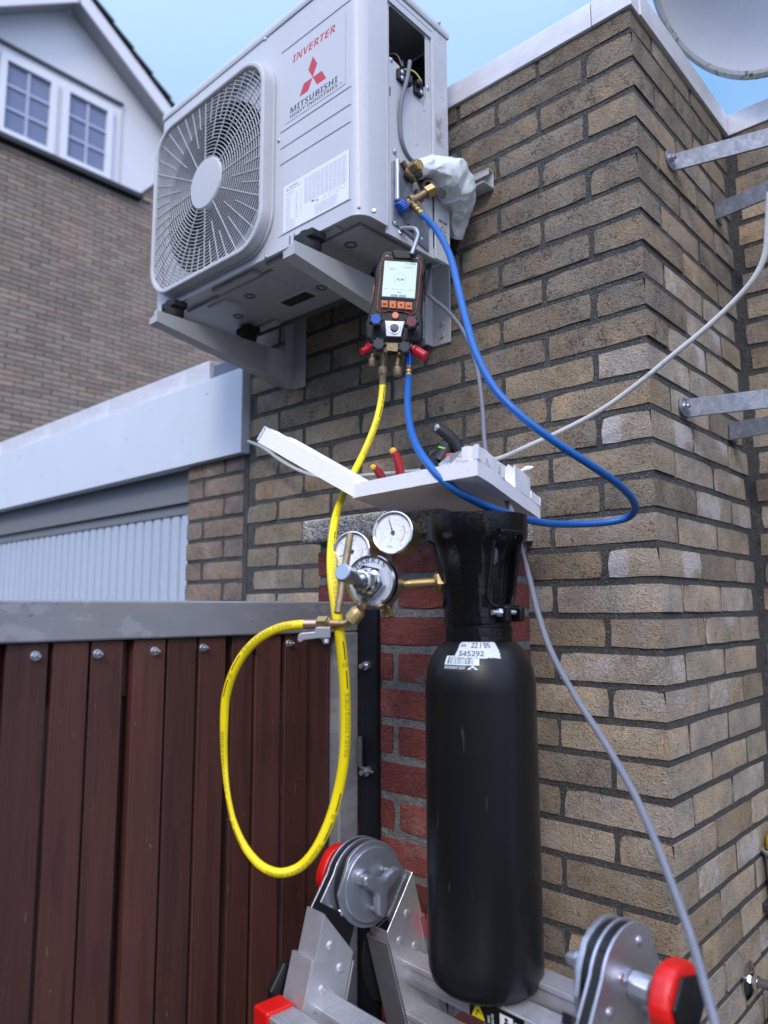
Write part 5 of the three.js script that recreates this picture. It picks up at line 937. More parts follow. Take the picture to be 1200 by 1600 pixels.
  const lab1 = canvasTex(512, 224, (c, w, h) => {
    c.fillStyle = '#c9d0d2'; c.fillRect(0, 0, w, h); c.fillStyle = '#1d2126'; c.font = 'bold 92px sans-serif'; c.fillText('22 / 05', 170, 92, 250); c.fillText('S45292', 40, 196, 290); c.font = 'bold 50px sans-serif'; c.fillText('Afs', 30, 80);
    let q = 5; const f = () => { q = (q * 1664525 + 1013904223) >>> 0; return q / 4294967296; };
    for (let i = 0; i < 900; i++) { c.fillStyle = f() < 0.6 ? '#c9d0d2' : '#30363b'; const s = 1 + 4 * f() * f(); c.fillRect(f() * w, f() * h, s * 2, s); }
    for (let i = 0; i < 60; i++) { c.fillStyle = '#15181c'; const e = f() < 0.5; c.beginPath(); c.arc(e ? f() * w : (f() < 0.5 ? 0 : w), e ? (f() < 0.5 ? 0 : h) : f() * h, 3 + 9 * f(), 0, 7); c.fill(); }
  });
  const lab2 = canvasTex(512, 200, (c, w, h) => {
    c.fillStyle = '#dbe4e6'; c.fillRect(0, 0, w, h); c.fillStyle = '#20252a'; let x = 40, q = 9; const f = () => { q = (q * 1664525 + 1013904223) >>> 0; return q / 4294967296; };
    while (x < 440) { const b = 3 + Math.floor(f() * 9); c.fillRect(x, 8, b, 98); x += b + 3 + Math.floor(f() * 10); }
    c.fillStyle = '#20252a'; c.fillRect(0, 118, 512, 82); c.fillStyle = '#dbe4e6'; c.font = 'bold 46px sans-serif'; c.fillText('29210-0337 2527', 8, 168, 318); c.beginPath(); c.moveTo(350, 172); c.lineTo(425, 122); c.lineTo(500, 172); c.closePath(); c.fill(); c.fillStyle = '#20252a'; c.fillRect(400, 150, 50, 22);
  });
  patch(-0.52, 0.44, yAt(1024), yAt(999), lab1, 0.0009); patch(-0.72, -0.01, yAt(1043), yAt(1021), lab2, 0.0006);
}
// ---------------------------------------------------------------- pressure regulator on the cylinder
{
  const cr = V(1, 0, 0).applyMatrix4(Q), cu = V(0, 1, 0).applyMatrix4(Q), cb = V(0, 0, 1).applyMatrix4(Q), axis = (r, u) => V(0, 0, 0).addScaledVector(cr, r).addScaledVector(cu, u).addScaledVector(cb, Math.sqrt(1 - r * r - u * u));
  const tC = 1.035, o = at(580, 909, tC), n = axis(-0.36, 0.13), t = thing('pressure_regulator', 'chrome and brass pressure regulator with two round gauges beside the black cylinder', 'regulator', o.clone());
  const k = tC / fpx, F = frame(o, n, cu), lz = (prof, seg) => inFrame(turned(V(0, 0, 0), V(0, 0, 1), prof, seg), F);
  const Ro = 42.5 * k;
  part('body', lz([[0, -0.05], [0.02, -0.05], [0.033, -0.042], [0.036, -0.03], [0.0365, -0.012], [Ro, -0.006]], 48), std([0.42, 0.41, 0.39], 0.28, 0.9), t);
  const cr1 = part('bonnet', lz([[Ro - 0.002, -0.0065], [Ro, -0.005], [Ro, 0.001], [Ro - 0.001, 0.0028], [Ro - 0.0035, 0.0028], [Ro - 0.0045, 0.0012], [0.0, 0.0012]], 64), chrome, t);
  const ringTex = canvasTex(768, 768, (c, w) => {
    c.fillStyle = '#b6bcc4'; c.fillRect(0, 0, w, w); c.translate(w / 2, w / 2); c.fillStyle = '#15181c'; c.textAlign = 'center';
    const arc = (s, a0, da, r, font, inv) => { c.font = font; [...s].forEach((ch, i) => { c.save(); c.rotate(a0 + i * da); c.translate(0, inv ? r : -r); c.fillText(ch, 0, 0); c.restore(); }); };
    arc('HARRIS', -0.8, 0.29, 268, 'bold 108px serif'); c.font = 'bold 22px sans-serif'; c.fillText('R', 215, -245);
    c.save(); c.rotate(-0.35); c.textAlign = 'center'; c.restore();
    arc('825', 0.28, -0.14, 345, 'bold 60px sans-serif', true); arc('30', -0.16, -0.09, 322, 'bold 30px sans-serif', true); arc('BAR', -0.2, -0.07, 352, 'bold 28px sans-serif', true); arc('N', -0.63, -0.1, 345, 'bold 62px sans-serif', true);
    arc('421', 1.25, -0.14, 345, 'bold 50px sans-serif', true); arc('READ AND FOLLOW', 0.95, 0.075, 330, 'bold 30px sans-serif'); arc('INSTRUCTIONS', 1.05, 0.075, 290, 'bold 26px sans-serif');
  });
  const rg = new THREE.RingGeometry(0.0195, Ro - 0.0052, 64).applyMatrix4(F.clone().multiply(new THREE.Matrix4().makeTranslation(0, 0, 0.0018)));
  { // planar uv from the local frame
    const inv = F.clone().invert(), p = rg.attributes.position, u = new Float32Array(p.count * 2), v = V(0, 0, 0); for (let i = 0; i < p.count; i++) { v.fromBufferAttribute(p, i).applyMatrix4(inv); u[2 * i] = 0.5 + v.x / (2 * Ro); u[2 * i + 1] = 0.5 + v.y / (2 * Ro); } rg.setAttribute('uv', new THREE.BufferAttribute(u, 2));
  }
  part('ring_print', rg, new THREE.MeshStandardMaterial({ map: ringTex, roughness: 0.55, metalness: 0 }), cr1, { keepUV: true });
  const nut = new THREE.CylinderGeometry(0.0235, 0.0235, 0.013, 6).rotateX(Math.PI / 2).rotateZ(0.35).translate(0, 0, 0.0075);
  part('hex_nut', [inFrame(toCreasedNormals(nut.toNonIndexed(), 0.4), F), lz([[0.0185, 0.0125], [0.0185, 0.016], [0.016, 0.021], [0.0165, 0.0225], [0.0165, 0.027], [0.013, 0.033], [0, 0.033]], 36)], chrome, t);
  const sn = new THREE.CylinderGeometry(0.0115, 0.0115, 0.011, 6).rotateX(Math.PI / 2).translate(0, 0, 0.0385);
  part('lock_nut', [inFrame(toCreasedNormals(sn.toNonIndexed(), 0.4), F), lz([[0.0125, 0.0335], [0.0138, 0.035], [0.0138, 0.038], [0.0115, 0.0395]], 30)], chrome, t);
  // spindle and cross bar
  const tip = at(534.5, 893.5, 0.955), sA = o.clone().addScaledVector(n, 0.04), sd = tip.clone().sub(sA), sl = sd.length();
  part('spindle', turned(sA, sd, [[0.0062, 0], [0.0062, sl * 0.35], [0.0108, sl * 0.45], [0.0112, sl - 0.0015], [0.0098, sl], [0, sl]], 32), std([0.5, 0.52, 0.55], 0.32, 0.9), t);
  const b0 = at(547.5, 834, 0.985), b1 = at(527.5, 958.5, 0.945), bm = sA.clone().addScaledVector(sd, 0.66), bd = b1.clone().sub(b0).normalize(), half = b0.distanceTo(b1) / 2, bmid = b0.clone().add(b1).multiplyScalar(0.5);
  part('cross_bar', turned(b0, bd, [[0, 0], [0.0042, 0], [0.0049, 0.0008], [0.0049, 2 * half - 0.0008], [0.0042, 2 * half], [0, 2 * half]], 24), brassDull, t);
  // gauges
  const dial = (full, big, red0, red1, needle, kind) => canvasTex(640, 640, (c, w) => {
    c.fillStyle = '#e6e9ea'; c.fillRect(0, 0, w, w); c.translate(w / 2, w / 2); c.strokeStyle = '#2a2e33'; c.fillStyle = '#2a2e33';
    const A0 = 0.75 * Math.PI, A1 = 2.25 * Math.PI, a = (f) => A0 + (A1 - A0) * f;
    c.lineWidth = 3; for (let i = 0; i <= full; i++) { const q = a(i / full), L = i % 5 ? 18 : 34; c.beginPath(); c.moveTo(Math.cos(q) * 228, Math.sin(q) * 228); c.lineTo(Math.cos(q) * (228 - L), Math.sin(q) * (228 - L)); c.stroke(); }
    c.font = '34px sans-serif'; c.textAlign = 'center'; for (let i = 0; i <= big[0]; i++) { const q = a(i / big[0]); c.fillText(String(i * big[1]), Math.cos(q) * 266, Math.sin(q) * 266 + 12); }
    c.lineWidth = 2; c.beginPath(); c.arc(0, 0, 170, A0, A1); c.stroke(); for (let i = 0; i <= 24; i++) { const q = a(i / 24); c.beginPath(); c.moveTo(Math.cos(q) * 170, Math.sin(q) * 170); c.lineTo(Math.cos(q) * 156, Math.sin(q) * 156); c.stroke(); }
    c.font = '24px sans-serif'; for (let i = 0; i <= 4; i++) { const q = a(i / 4); c.fillText(String(i * big[1] * 4), Math.cos(q) * 128, Math.sin(q) * 128 + 8); }
    c.strokeStyle = '#cf2a3c'; c.lineWidth = 12; for (let k = 0; k < red0.length; k++) { c.beginPath(); c.arc(0, 0, 206, a(red0[k]), a(red1[k])); c.stroke(); }
    c.fillStyle = '#2a2e33'; c.font = 'bold 30px sans-serif'; c.fillText(kind, 0, 250); c.font = '26px sans-serif'; c.fillText('bar', 0, 120); c.fillText('psi', 0, 150);
  });
  const gauge = (px, py, tt, r, ax, roll, tex, need, label) => {
    const c = at(px, py, tt), G = frame(c, ax, cu).multiply(new THREE.Matrix4().makeRotationZ(roll)), z = (p, s) => inFrame(turned(V(0, 0, 0), V(0, 0, 1), p, s), G);
    const g = part('gauge', z([[0, -0.036], [r - 0.004, -0.036], [r - 0.0005, -0.033], [r - 0.0002, -0.004], [r + 0.0012, -0.003], [r + 0.0012, 0.0], [r - 0.0005, 0.0012], [r - 0.0025, 0.0006], [r - 0.003, -0.0015], [0, -0.0015]], 56), brass, t, { label });
    part('bezel', z([[r + 0.0014, -0.0028], [r + 0.0016, -0.001], [r + 0.0012, 0.001], [r - 0.0004, 0.0018], [r - 0.0028, 0.001]], 56), std([0.6, 0.6, 0.58], 0.25, 0.9), g);
    const d = new THREE.CircleGeometry(r - 0.0026, 48).applyMatrix4(G.clone().multiply(new THREE.Matrix4().makeTranslation(0, 0, -0.0012)));
    part('dial', d, new THREE.MeshStandardMaterial({ map: tex, roughness: 0.5 }), g, { keepUV: true });
    const s = poly([[-0.004, -0.0011], [r * 0.72, -0.0003], [r * 0.72, 0.0003], [-0.004, 0.0011]]);
    part('needle', [inFrame(extr(s, 0.0004).rotateZ(need).translate(0, 0, -0.0006), G), z([[0, -0.0008], [0.0032, -0.0008], [0.003, 0.0002], [0, 0.0003]], 20)], std([0.03, 0.032, 0.035], 0.4), g);
    part('lens', new THREE.CircleGeometry(r - 0.0024, 40).applyMatrix4(G.clone().multiply(new THREE.Matrix4().makeTranslation(0, 0, 0.0007))), new THREE.MeshPhysicalMaterial({ roughness: 0.03, transmission: 1, thickness: 0, ior: 1.5 }), g);
  };
  gauge(613.5, 832, 1.05, 33 * 1.05 / fpx, axis(-0.4, 0.24), -0.12, dial(50, [5, 10], [0.66], [0.98], 0, 'HARRIS'), 2.1, 'right gauge of the regulator, needle near the top left');
  gauge(549, 862, 1.07, 31 * 1.07 / fpx, axis(-0.4, 0.2), -0.2, dial(40, [4, 100], [0.3, 0.72], [0.5, 0.92], 0, 'BAR'), 3.72, 'left gauge of the regulator, partly behind the yellow hose');
  part('gauge_stem', [rod(at(612, 863, 1.07), at(606, 888, 1.068), 0.0062, 0.0066, 4), rod(at(566, 882, 1.085), at(573, 893, 1.08), 0.006, 0.006, 12)], brassDull, t);
  // inlet tail with its nut, relief valve, outlet boss
  part('inlet', [turned(at(612, 914, 1.075), at(690, 909, 1.085).sub(at(612, 914, 1.075)), [[0.0078, 0], [0.0062, 0.014], [0.0056, 0.022], [0.0072, 0.026], [0.0072, 0.072]], 24)], brass, t);
  part('inlet_nut', [hexRod(at(681, 910, 1.083), at(698, 909, 1.085), 0.0152), turned(at(681, 910, 1.083), at(678, 910.2, 1.0826).sub(at(681, 910, 1.083)), [[0.0135, 0], [0.0105, 0.003], [0, 0.003]], 24), rod(at(697, 909, 1.085), at(745, 907, 1.09), 0.011)], brass, t);
  part('relief_valve', [rod(at(602, 940, 1.065), at(606, 957, 1.058), 0.0062, 0.0062, 16), hexRod(at(605, 953, 1.059), at(608, 965, 1.055), 0.0078)], brass, t);
  part('outlet', rod(at(572, 935, 1.06), at(562, 952, 0.986), 0.0062, 0.0062, 16), brass, t);
}
// ---------------------------------------------------------------- folding aluminium ladder with round hinges
{
  const th = THREE.MathUtils.degToRad(6), O = V(-0.2621, 1.2245, 0.4577);
  const t = thing('ladder', 'aluminium folding ladder with round hinges and red knobs holding the gas cylinder', 'ladder', O.clone());
  const aw = V(-Math.sin(th), 0, Math.cos(th)), au = V(Math.cos(th), 0.0195, Math.sin(th)).normalize(), LM = new THREE.Matrix4().makeBasis(au, aw.clone().cross(au), aw).setPosition(O);   // the ladder stands a degree out of level
  const put = (g) => inFrame(norm(g), LM);
  // shapes drawn in (w, y), extruded along the hinge axis u
  const uw = (shape, u0, u1, bev = 0.0005, seg = 1) => put(extr(shape, u1 - u0, bev, seg, 24).applyMatrix4(new THREE.Matrix4().makeBasis(V(0, 0, 1), V(0, 1, 0), V(1, 0, 0)).setPosition(u0, 0, 0)));
  // (w,y,u) -> (u,y,w) mirrors the winding: turn the faces round again
  const flip = (g) => { const p = g.attributes; for (const a of [p.position, p.normal, p.uv]) for (let i = 0; i < a.count; i += 3) for (let k = 0; k < a.itemSize; k++) { const q = a.array[(i + 1) * a.itemSize + k]; a.array[(i + 1) * a.itemSize + k] = a.array[(i + 2) * a.itemSize + k]; a.array[(i + 2) * a.itemSize + k] = q; } g.computeVertexNormals(); return toCreasedNormals(g, 0.5); };
  const UW = (...a) => flip(uw(...a));
  const SA = Math.sin(0.279), CA = Math.cos(0.279);
  const leg = (sg) => (s, n) => [sg * (SA * s + CA * n), -CA * s + SA * n];      // s down the leg, n outwards from the leg's inner side
  const Lf = leg(1), Lr = leg(-1);
  const len = { 1: 1.25, '-1': 0.52 };
  for (const side of [0, 1]) {
    const u = (v) => (side ? 0.405 - v - 0.0 : v), U2 = (a, b) => (side ? [0.405 + a, 0.405 + b].map((q) => q) : [a, b]);
    // u measured inwards from the outer face; for the left hinge the outer face is at u = -0.034
    const lay = (a, b) => (side ? [0.418 - b, 0.418 - a] : [-0.034 + a, -0.034 + b]);
    const arcPlate = (f, sg, r) => { const pts = []; for (let k = 0; k <= 20; k++) { const a = Math.PI / 2 + 0.75 - k / 20 * 1.95; pts.push([sg * r * Math.cos(a), r * Math.sin(a)]); } pts.push(f(0.05, 0.079), f(0.15, 0.079), f(0.15, 0.018), f(0.06, 0.018)); for (let k = 0; k <= 8; k++) { const a = -0.35 * Math.PI - k / 8 * 2.0; pts.push([sg * r * Math.cos(a), r * Math.sin(a)]); } return poly(pts); };
    const disc = (r) => { const s = new THREE.Shape(); s.absarc(0, 0, r, 0, 2 * Math.PI); return s; };
    const hinge = part('hinge', [UW(arcPlate(Lf, 1, 0.0595), ...lay(0, 0.003)), UW(arcPlate(Lf, 1, 0.0595), ...lay(0.0135, 0.0165))], steel, t);
    part('hinge_core', [UW(arcPlate(Lf, 1, 0.0565), ...lay(0.0031, 0.0134), 0), UW(disc(0.055), ...lay(0.0166, 0.0275), 0), UW(poly([Lf(0.03, 0.079), Lf(0.12, 0.079), Lf(0.12, 0.018), Lf(0.05, 0.012)]), ...lay(0.0166, 0.0285), 0)], blackPlastic, hinge);
    part('hinge_plate', [UW(arcPlate(Lr, -1, 0.0585), ...lay(0.0276, 0.0335))], aluDull, hinge);
    part('hinge_disc', [UW(disc(0.051), ...lay(0.0336, 0.0385), 0.002, 3)], aluDull, hinge);
    // three armed wing nut on the inner side
    const s = new THREE.Shape(), N = 90, lob = (a) => 0.013 + 0.026 * Math.pow(Math.max(0, Math.cos(1.5 * (a - 0.55)) ** 2), 2.2); for (let i = 0; i <= N; i++) { const a = i / N * 2 * Math.PI, r = lob(a); i ? s.lineTo(r * Math.cos(a), r * Math.sin(a)) : s.moveTo(r * Math.cos(a), r * Math.sin(a)); }
    part('wing_nut', [UW(s, ...lay(0.047, 0.061), 0.004, 4), UW(disc(0.011), ...lay(0.0386, 0.0469), 0), ...[0.55, 2.644, 4.739].map((a) => UW((() => { const q = new THREE.Shape(); q.absarc(0.031 * Math.cos(a), 0.031 * Math.sin(a), 0.0075, 0, 7); return q; })(), ...lay(0.0392, 0.052), 0.002, 3))], aluDull, hinge);
    part('spring_bolt', UW((() => { const q = new THREE.Shape(); q.absarc(0.024, 0.017, 0.011, 0, 2 * Math.PI); return q; })(), ...lay(0.0386, 0.05), 0.002, 2), steel, hinge);
    // axle stub and red knob outside
    const kz = (a, b) => (side ? [0.418 + a, 0.418 + b] : [-0.034 - b, -0.034 - a]);
    part('axle', [UW(disc(0.0145), ...kz(0.0, 0.024), 0.0015), UW(disc(0.0105), ...kz(0.0241, 0.05), 0.001)], steel, hinge);
    const kn = new THREE.Shape(); const KR = side ? 0.039 : 0.044; for (let i = 0; i <= 54; i++) { const a = i / 54 * 2 * Math.PI, r = KR * (0.98 + 0.02 * Math.cos(6 * a)); i ? kn.lineTo(r * Math.cos(a), r * Math.sin(a)) : kn.moveTo(r * Math.cos(a), r * Math.sin(a)); }
    const slots = kn.clone(); for (const a of [0.4, 2.494, 4.589]) { const h = new THREE.Path(); h.absarc(0.02 * Math.cos(a), 0.02 * Math.sin(a), 0.009, 0, 2 * Math.PI); slots.holes.push(h); }
    const knob = part('knob', side ? [UW(kn, ...kz(0.036, 0.058), 0.006, 4)] : [UW(slots, ...kz(0.026, 0.044), 0.004, 3)], redPlastic, hinge);
    if (side) part('knob_inset', [UW((() => { const q = new THREE.Shape(); for (let i = 0; i <= 6; i++) { const a = i / 6 * 2 * Math.PI + 0.2, r = 0.031; i ? q.lineTo(r * Math.cos(a), r * Math.sin(a)) : q.moveTo(r * Math.cos(a), r * Math.sin(a)); } return q; })(), ...kz(0.0577, 0.062), 0.002, 2)], blackPlastic, hinge);
    for (const [w, y] of side ? [[0.02, 0.012], [-0.017, 0.038], [-0.02, -0.03], [0.045, -0.012], [0.06, -0.055]] : [[0.048, -0.028], [-0.04, 0.02]]) part('rivet', put(turned(V(side ? 0.418 : 0.0, y, w).add(V(side ? 0 : -0.006, 0, 0)), V(1, 0, 0), [[0, 0.0035], [0.003, 0.003], [0.0052, 0.001], [0.0055, -0.004]].reverse(), 16)), steel, hinge);
    // two stiles per side: an inner channel with a slanted top and an outer sleeve
    for (const [f, sg] of [[Lf, 1], [Lr, -1]]) {
      const e = len[sg], inU = side ? [0.405 - 0.0385, 0.405 - 0.001] : [-0.0365, -0.0005 + 0.006];
      const [ua, ub] = inU, web = side ? [ua, ua + 0.002] : [ub - 0.002, ub], oth = side ? [ub - 0.0017, ub + 0.0014] : [ua - 0.0014, ua + 0.0017];
      const top = sg > 0 ? [f(0.041, 0.081), f(0.0865, 0.016)] : [f(0.021, 0.0745), f(0.075, 0.004)];
      const nf = sg > 0 ? 0.081 : 0.0745, nb = sg > 0 ? 0.016 : 0.004;
      const st = part('stile', [UW(poly([top[0], f(e, nf), f(e, nb), top[1]]), ...web, 0.0004),
        UW(poly([f(sg > 0 ? 0.041 : 0.021, nf), f(e, nf), f(e, nf - 0.0022), f(sg > 0 ? 0.041 : 0.021, nf - 0.0022)]), ua + 0.0021, ub - 0.0021, 0),
        UW(poly([f(sg > 0 ? 0.0865 : 0.075, nb), f(e, nb), f(e, nb + 0.0022), f(sg > 0 ? 0.0865 : 0.075, nb + 0.0022)]), ua + 0.0021, ub - 0.0021, 0)], alu, t);
      const wf = side ? web[0] : web[1];
      for (const [a, b] of sg > 0 ? [[0.079, 0.0597], [0.1063, 0.0347], [0.1324, 0.0595]] : [[0.071, 0.0475], [0.0988, 0.0234], [0.122, 0.0485]]) { const [w, y] = f(a, b); part('rivet', put(turned(V(wf, y, w), V(side ? -1 : 1, 0, 0), [[0.0064, -0.001], [0.006, 0.0015], [0.004, 0.0032], [0.0022, 0.0026], [0, 0.0024]], 18)), alu, st); }
      // outer sleeve: a C section open towards the rungs
      const n0 = nb - 0.005, n1 = nf + 0.005, s0 = sg > 0 ? 0.098 : 0.09, so = side ? [ua - 0.0, ub + 0.005] : [ua - 0.005, ub + 0.0];
      part('sleeve', [UW(poly([f(s0, n1), f(e + 0.05, n1), f(e + 0.05, n1 - 0.0024), f(s0, n1 - 0.0024)]), ...so, 0.0004), UW(poly([f(s0, n0 + 0.0024), f(e + 0.05, n0 + 0.0024), f(e + 0.05, n0), f(s0, n0)]), ...so, 0.0004), UW(poly([f(s0, n1 - 0.0025), f(e + 0.05, n1 - 0.0025), f(e + 0.05, n0 + 0.0025), f(s0, n0 + 0.0025)]), ...(side ? [so[1] - 0.0024, so[1]] : [so[0], so[0] + 0.0024]), 0.0004),
        UW(poly([f(s0, n1 - 0.0025), f(e + 0.05, n1 - 0.0025), f(e + 0.05, n1 - 0.012), f(s0, n1 - 0.012)]), ...(side ? [so[0] - 0.0, so[0] + 0.002] : [so[1] - 0.0016, so[1] + 0.0004]), 0.0003)], sg > 0 ? alu : aluDull, t);
      if (sg > 0) part('lock_tab', UW(poly([[0.106, -0.088], [0.12, -0.086], [0.142, -0.116], [0.139, -0.132], [0.124, -0.136], [0.116, -0.128]]), ...(side ? [so[1] + 0.004, so[1] + 0.016] : [so[0] - 0.016, so[0] - 0.004]), 0.004, 3), blackPlastic, t);
      else part('lock_tab', UW(poly([[-0.046, -0.09], [-0.024, -0.096], [-0.018, -0.12], [-0.02, -0.148], [-0.036, -0.182], [-0.056, -0.192], [-0.05, -0.15]]), ...(side ? [so[1] + 0.003, so[1] + 0.013] : [so[0] - 0.013, so[0] - 0.003]), 0.004, 3), blackPlastic, t);
    }
  }
  // rungs: ribbed tread, round body and lower lip, one section extruded from stile to stile
  const rung = (f, sC, nC, u0, u1, tw, lip = true) => {
    const [w0, y0] = f(sC, nC), out = f === Lf ? 1 : -1, pts = [];
    const ribs = 8; pts.push([-tw / 2, -0.006]); pts.push([-tw / 2, 0]);
    for (let k = 0; k < ribs; k++) { const a = -tw / 2 + tw * k / ribs, b = tw / ribs; pts.push([a + b * 0.08, 0.0018], [a + b * 0.52, 0.0018], [a + b * 0.6, -0.0004], [a + b, -0.0004]); }
    pts.push([tw / 2, -0.006], [tw / 2 - 0.006, -0.0075]);
    for (let k = 0; k <= 10; k++) { const a = 0.25 - k / 10 * (Math.PI + 0.5); pts.push([0.0155 * Math.cos(a), -0.021 + 0.0155 * Math.sin(a)]); }
    pts.push([-tw / 2 + 0.006, -0.0075]);
    const g = [UW(poly(pts.map(([x, y]) => [w0 + x, y0 + y])), u0, u1, 0)];
    return g;
  };
  const uA = 0.0058, uB = 0.3662;
  const rA = part('rung', rung(Lr, 0.1325, 0.037, uA, uB, 0.038), alu, t);
  part('rung_rivet', put(turned(V(uA, -0.140, -0.0665), V(1, 0, 0), [[0.0085, -0.001], [0.0085, 0.0012], [0.0055, 0.003], [0.0045, 0.0016], [0.0022, 0.0016], [0, 0.0024]], 20)), steel, rA);
  part('rung', rung(Lf, 0.146, 0.0505, uA, uB, 0.038), alu, t);
  // rungs and cross sheet of the outer sections
  part('rung', rung(Lr, 0.1265, 0.092, uA + 0.004, uB - 0.004, 0.036), alu, t);
  part('rung', rung(Lf, 0.158, 0.118, 0.0025, uB + 0.03, 0.036), alu, t);
  part('rung', rung(Lr, 0.206, 0.024, uA, uB, 0.04), alu, t); part('rung', rung(Lf, 0.42, 0.0505, uA, uB, 0.038), alu, t);
  { const [w, y] = Lf(0.158, 0.118); part('end_cap', [put(rbox(-0.032, 0.0015, y - 0.036, y + 0.005, w - 0.022, w + 0.021, 0.004))], redPlastic, t); }
  { const [w, y] = Lr(0.1, 0.09); part('end_cap', put(rbox(0.006, 0.03, y - 0.03, y + 0.006, w - 0.02, w + 0.012, 0.004)), redPlastic, t); }
  // warning sticker on the front of the tread body
  const stk = canvasTex(512, 192, (c, w, h) => { c.fillStyle = '#0c0d0f'; c.fillRect(0, 0, w, h); c.fillStyle = '#f2dc12'; c.beginPath(); c.moveTo(20, 185); c.lineTo(80, 20); c.lineTo(150, 185); c.closePath(); c.fill(); c.strokeStyle = '#0c0d0f'; c.lineWidth = 9; c.beginPath(); c.moveTo(60, 165); c.lineTo(85, 110); c.lineTo(110, 140); c.moveTo(85, 110); c.lineTo(70, 130); c.stroke(); c.fillStyle = '#f4f5f5'; c.save(); c.translate(196, 180); c.rotate(-Math.PI / 2); c.font = 'bold 30px sans-serif'; c.fillText('MAX', 0, 0); c.fillText('150 KG', 0, 36); c.restore(); c.fillRect(290, 40, 120, 110); c.fillStyle = '#0c0d0f'; c.beginPath(); c.arc(350, 75, 16, 0, 7); c.fill(); c.fillRect(330, 95, 40, 50); c.fillStyle = '#f4f5f5'; c.font = 'bold 26px sans-serif'; c.fillText('EN131', 420, 80, 86); });
  { const [w, y] = Lr(0.1325, 0.037), q = new THREE.PlaneGeometry(0.092, 0.0255).translate(0.184, y - 0.0138, w + 0.0198); q.applyMatrix4(LM);
    part('sticker_backing', put(rbox(0.137, 0.231, y - 0.027, y - 0.0005, w + 0.0188, w + 0.0195, 0.0002)), alu, rA);
    part('warning_sticker', q, new THREE.MeshStandardMaterial({ map: stk, roughness: 0.4 }), rA, { keepUV: true }); }
}
// ---------------------------------------------------------------- satellite dish, its mast brackets on the wall
{
  const c = at(1174, -106, 1.6), vd = camera.position.clone().sub(c).normalize(), n = vd.clone().applyAxisAngle(UP, -0.74).add(V(0, 0.2, 0)).normalize();
  const d = thing('satellite_dish', 'grey satellite dish with green algae on its rim above the house corner', 'satellite dish', c.clone());
  const F = frame(c, n, UP), prof = [], R = 0.272;
  for (let k = 0; k <= 14; k++) { const r = R * k / 14; prof.push([r, 0.1 * (r / R) ** 2 - 0.1]); }
  const lath = (p, seg) => { const g = turned(V(0, 0, 0), V(0, 0, 1), p, seg); g.scale(0.98, 1.0, 1); return inFrame(g, F); };
  const algae = texRGB(512, 512, 0.4, 0.4, (u, v) => { const s = sstep(0.52, 0.62, 0.6 * F8(u, v) + 0.4 * F64(u, v)), k = 0.8 + 0.3 * F16(u, v); return [mix(0.52 * k, 0.1, s), mix(0.54 * k, 0.11, s), mix(0.52 * k, 0.04, s)]; });
  const face = new THREE.MeshStandardMaterial({ map: texRGB(512, 512, 0.5, 0.5, (u, v) => { const k = 0.66 + 0.08 * F4(u, v) + 0.05 * (F64(u * 3, v * 0.5) - 0.5); return [k, k * 1.01, k * 1.04]; }), roughness: 0.55 });
  part('reflector', lath([...prof, ...prof.slice().reverse().map(([r, h]) => [r, h - 0.003])], 72), face, d);
  part('rim', lath([[R - 0.004, -0.002], [R + 0.003, 0.003], [R + 0.013, 0.002], [R + 0.016, -0.003], [R + 0.014, -0.008], [R + 0.002, -0.008]], 72), new THREE.MeshStandardMaterial({ map: algae, roughness: 0.8 }), d);
  const mast = V(0.62, 2.4, -0.335);
  part('mast', [rod(V(mast.x, 1.85, mast.z), V(mast.x, c.y - 0.02, mast.z), 0.021), rod(V(mast.x, c.y - 0.04, mast.z), c.clone().addScaledVector(n, -0.1), 0.018)], galv, d);
  for (const [y, nm, word] of [[[2.5273, 2.525], 'upper', 'upper'], [[2.0092, 2.007], 'lower', 'lower']]) {
    const b = thing('mast_bracket', word + ' pair of galvanised steel mast arms bolted to the side wall', 'wall bracket', V(0, y[0], -0.3), 'mast brackets on the side wall');
    [[-0.165, y[0], -0.256, 0.0185, galv], [-0.42, y[1], 0.139, 0.0195, galv]].forEach(([z, yy, sl, hh, m], i) => {
      const L = 0.62, g = rbox(0, L, -hh, hh, -0.0025, 0.0025, 0.0012); g.rotateY(-Math.atan(sl)); g.translate(0.0025, yy, z);
      const tab = extr(roundRect(-0.036, 0.004, -hh, hh, [hh * 0.95, 0.001, 0.001, hh * 0.95]), 0.005, 0.001, 2, 10).rotateY(Math.PI / 2); // shape x -> -z
      tab.translate(0.0005, yy, z - 0.002);
      const arm = part('arm', i ? [g, rbox(0.0005, 0.0055, yy - hh, yy + hh, z - 0.036, z + 0.002, 0.0015)] : [g, tab], m, b);
      const bz = i ? z - 0.02 : z + 0.017;
      part('bolt', [turned(V(0.0055, yy, bz), V(1, 0, 0), [[0.0105, 0], [0.0105, 0.0015], [0.008, 0.0016], [0.008, 0.0075], [0.0042, 0.008], [0.0042, 0.013], [0, 0.0135]].reverse(), 16)], steel, arm);
    });
  }
}
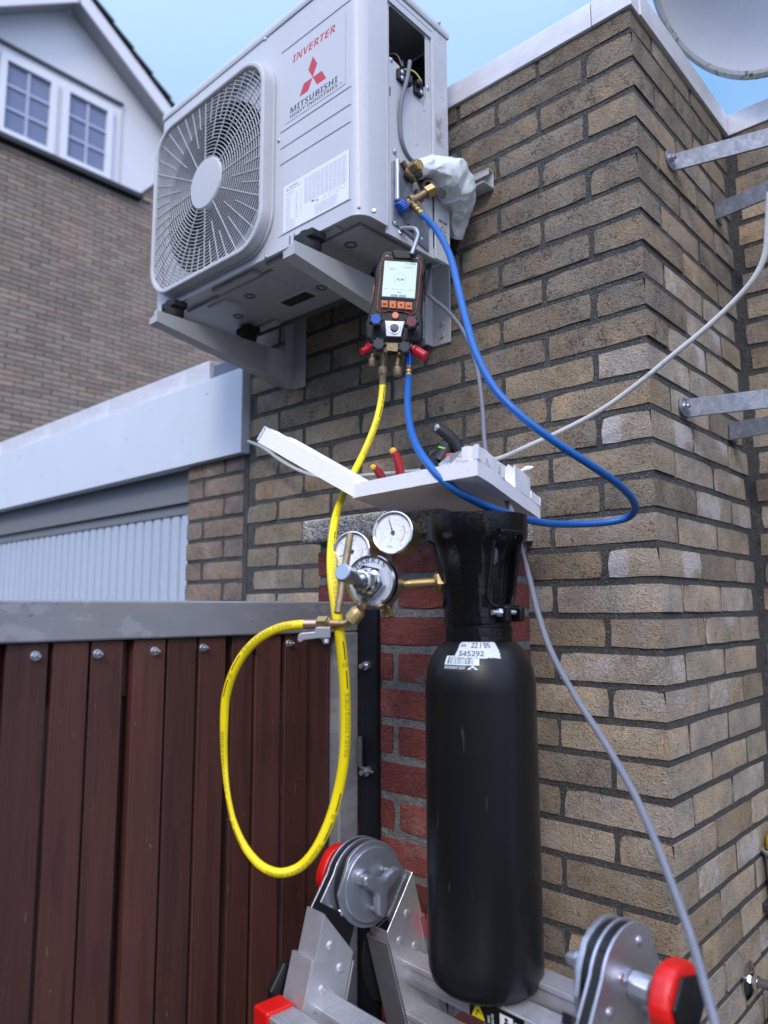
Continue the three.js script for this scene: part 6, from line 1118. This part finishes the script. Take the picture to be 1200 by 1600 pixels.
// ---------------------------------------------------------------- wall tap, cup, bin at the right edge
{
  const p = V(0.0008, 0.911, -0.3185), t = thing('wall_tap', 'chrome wall pipe with round cover plate low on the side wall', 'tap', p);
  part('cover_plate', turned(p, V(1, 0, 0), [[0.034, 0], [0.034, 0.002], [0.03, 0.0045], [0.014, 0.007], [0, 0.007]].reverse(), 40), chrome, t);
  part('nut', hexRod(V(0.007, p.y, p.z), V(0.019, p.y, p.z), 0.0125), chrome, t);
  part('pipe', [rod(V(0.019, p.y, p.z), V(0.16, p.y, p.z), 0.009, 0.009, 24), rod(V(0.16, p.y + 0.02, p.z), V(0.16, p.y - 0.08, p.z), 0.011, 0.01, 24)], std([0.4, 0.41, 0.43], 0.22, 0.95), t);
}
{
  const c = V(0.034, 1.02, -0.475), t = thing('wall_cup', 'grey plastic cup with a yellow lid on the wall at the right edge', 'cup', c);
  part('cup', turned(c, UP, [[0, 0.004], [0.026, 0.004], [0.029, 0.008], [0.034, 0.088], [0.04, 0.092], [0.041, 0.098], [0.037, 0.1], [0.033, 0.096], [0.03, 0.02], [0, 0.018]], 40), std([0.28, 0.29, 0.3], 0.5), t);
  part('lid', turned(c.clone().add(V(0, 0.1, 0)), UP, [[0.026, -0.012], [0.029, 0.0], [0.029, 0.02], [0.022, 0.036], [0, 0.04]], 30), std([0.8, 0.62, 0.02], 0.45), t);
  part('shelf', [rbox(-0.0, 0.09, 1.004, 1.0195, -0.545, -0.43, 0.004), rbox(0.0, 0.09, 0.95, 1.0035, -0.549, -0.535, 0.003)], std([0.03, 0.031, 0.034], 0.5), t);
}
{
  const t = thing('storage_bin', 'dark green storage bin in the inner corner below the chrome tap', 'bin', V(0.35, 0, -0.25));
  part('body', rbox(0.05, 0.62, 0, 0.80, -0.53, 0.02, 0.03, 4), std([0.012, 0.022, 0.024], 0.55), t); part('lid', rbox(0.035, 0.635, 0.803, 0.845, -0.542, 0.035, 0.018, 4), std([0.014, 0.026, 0.028], 0.5), t);
}
renderer.render(scene, camera);
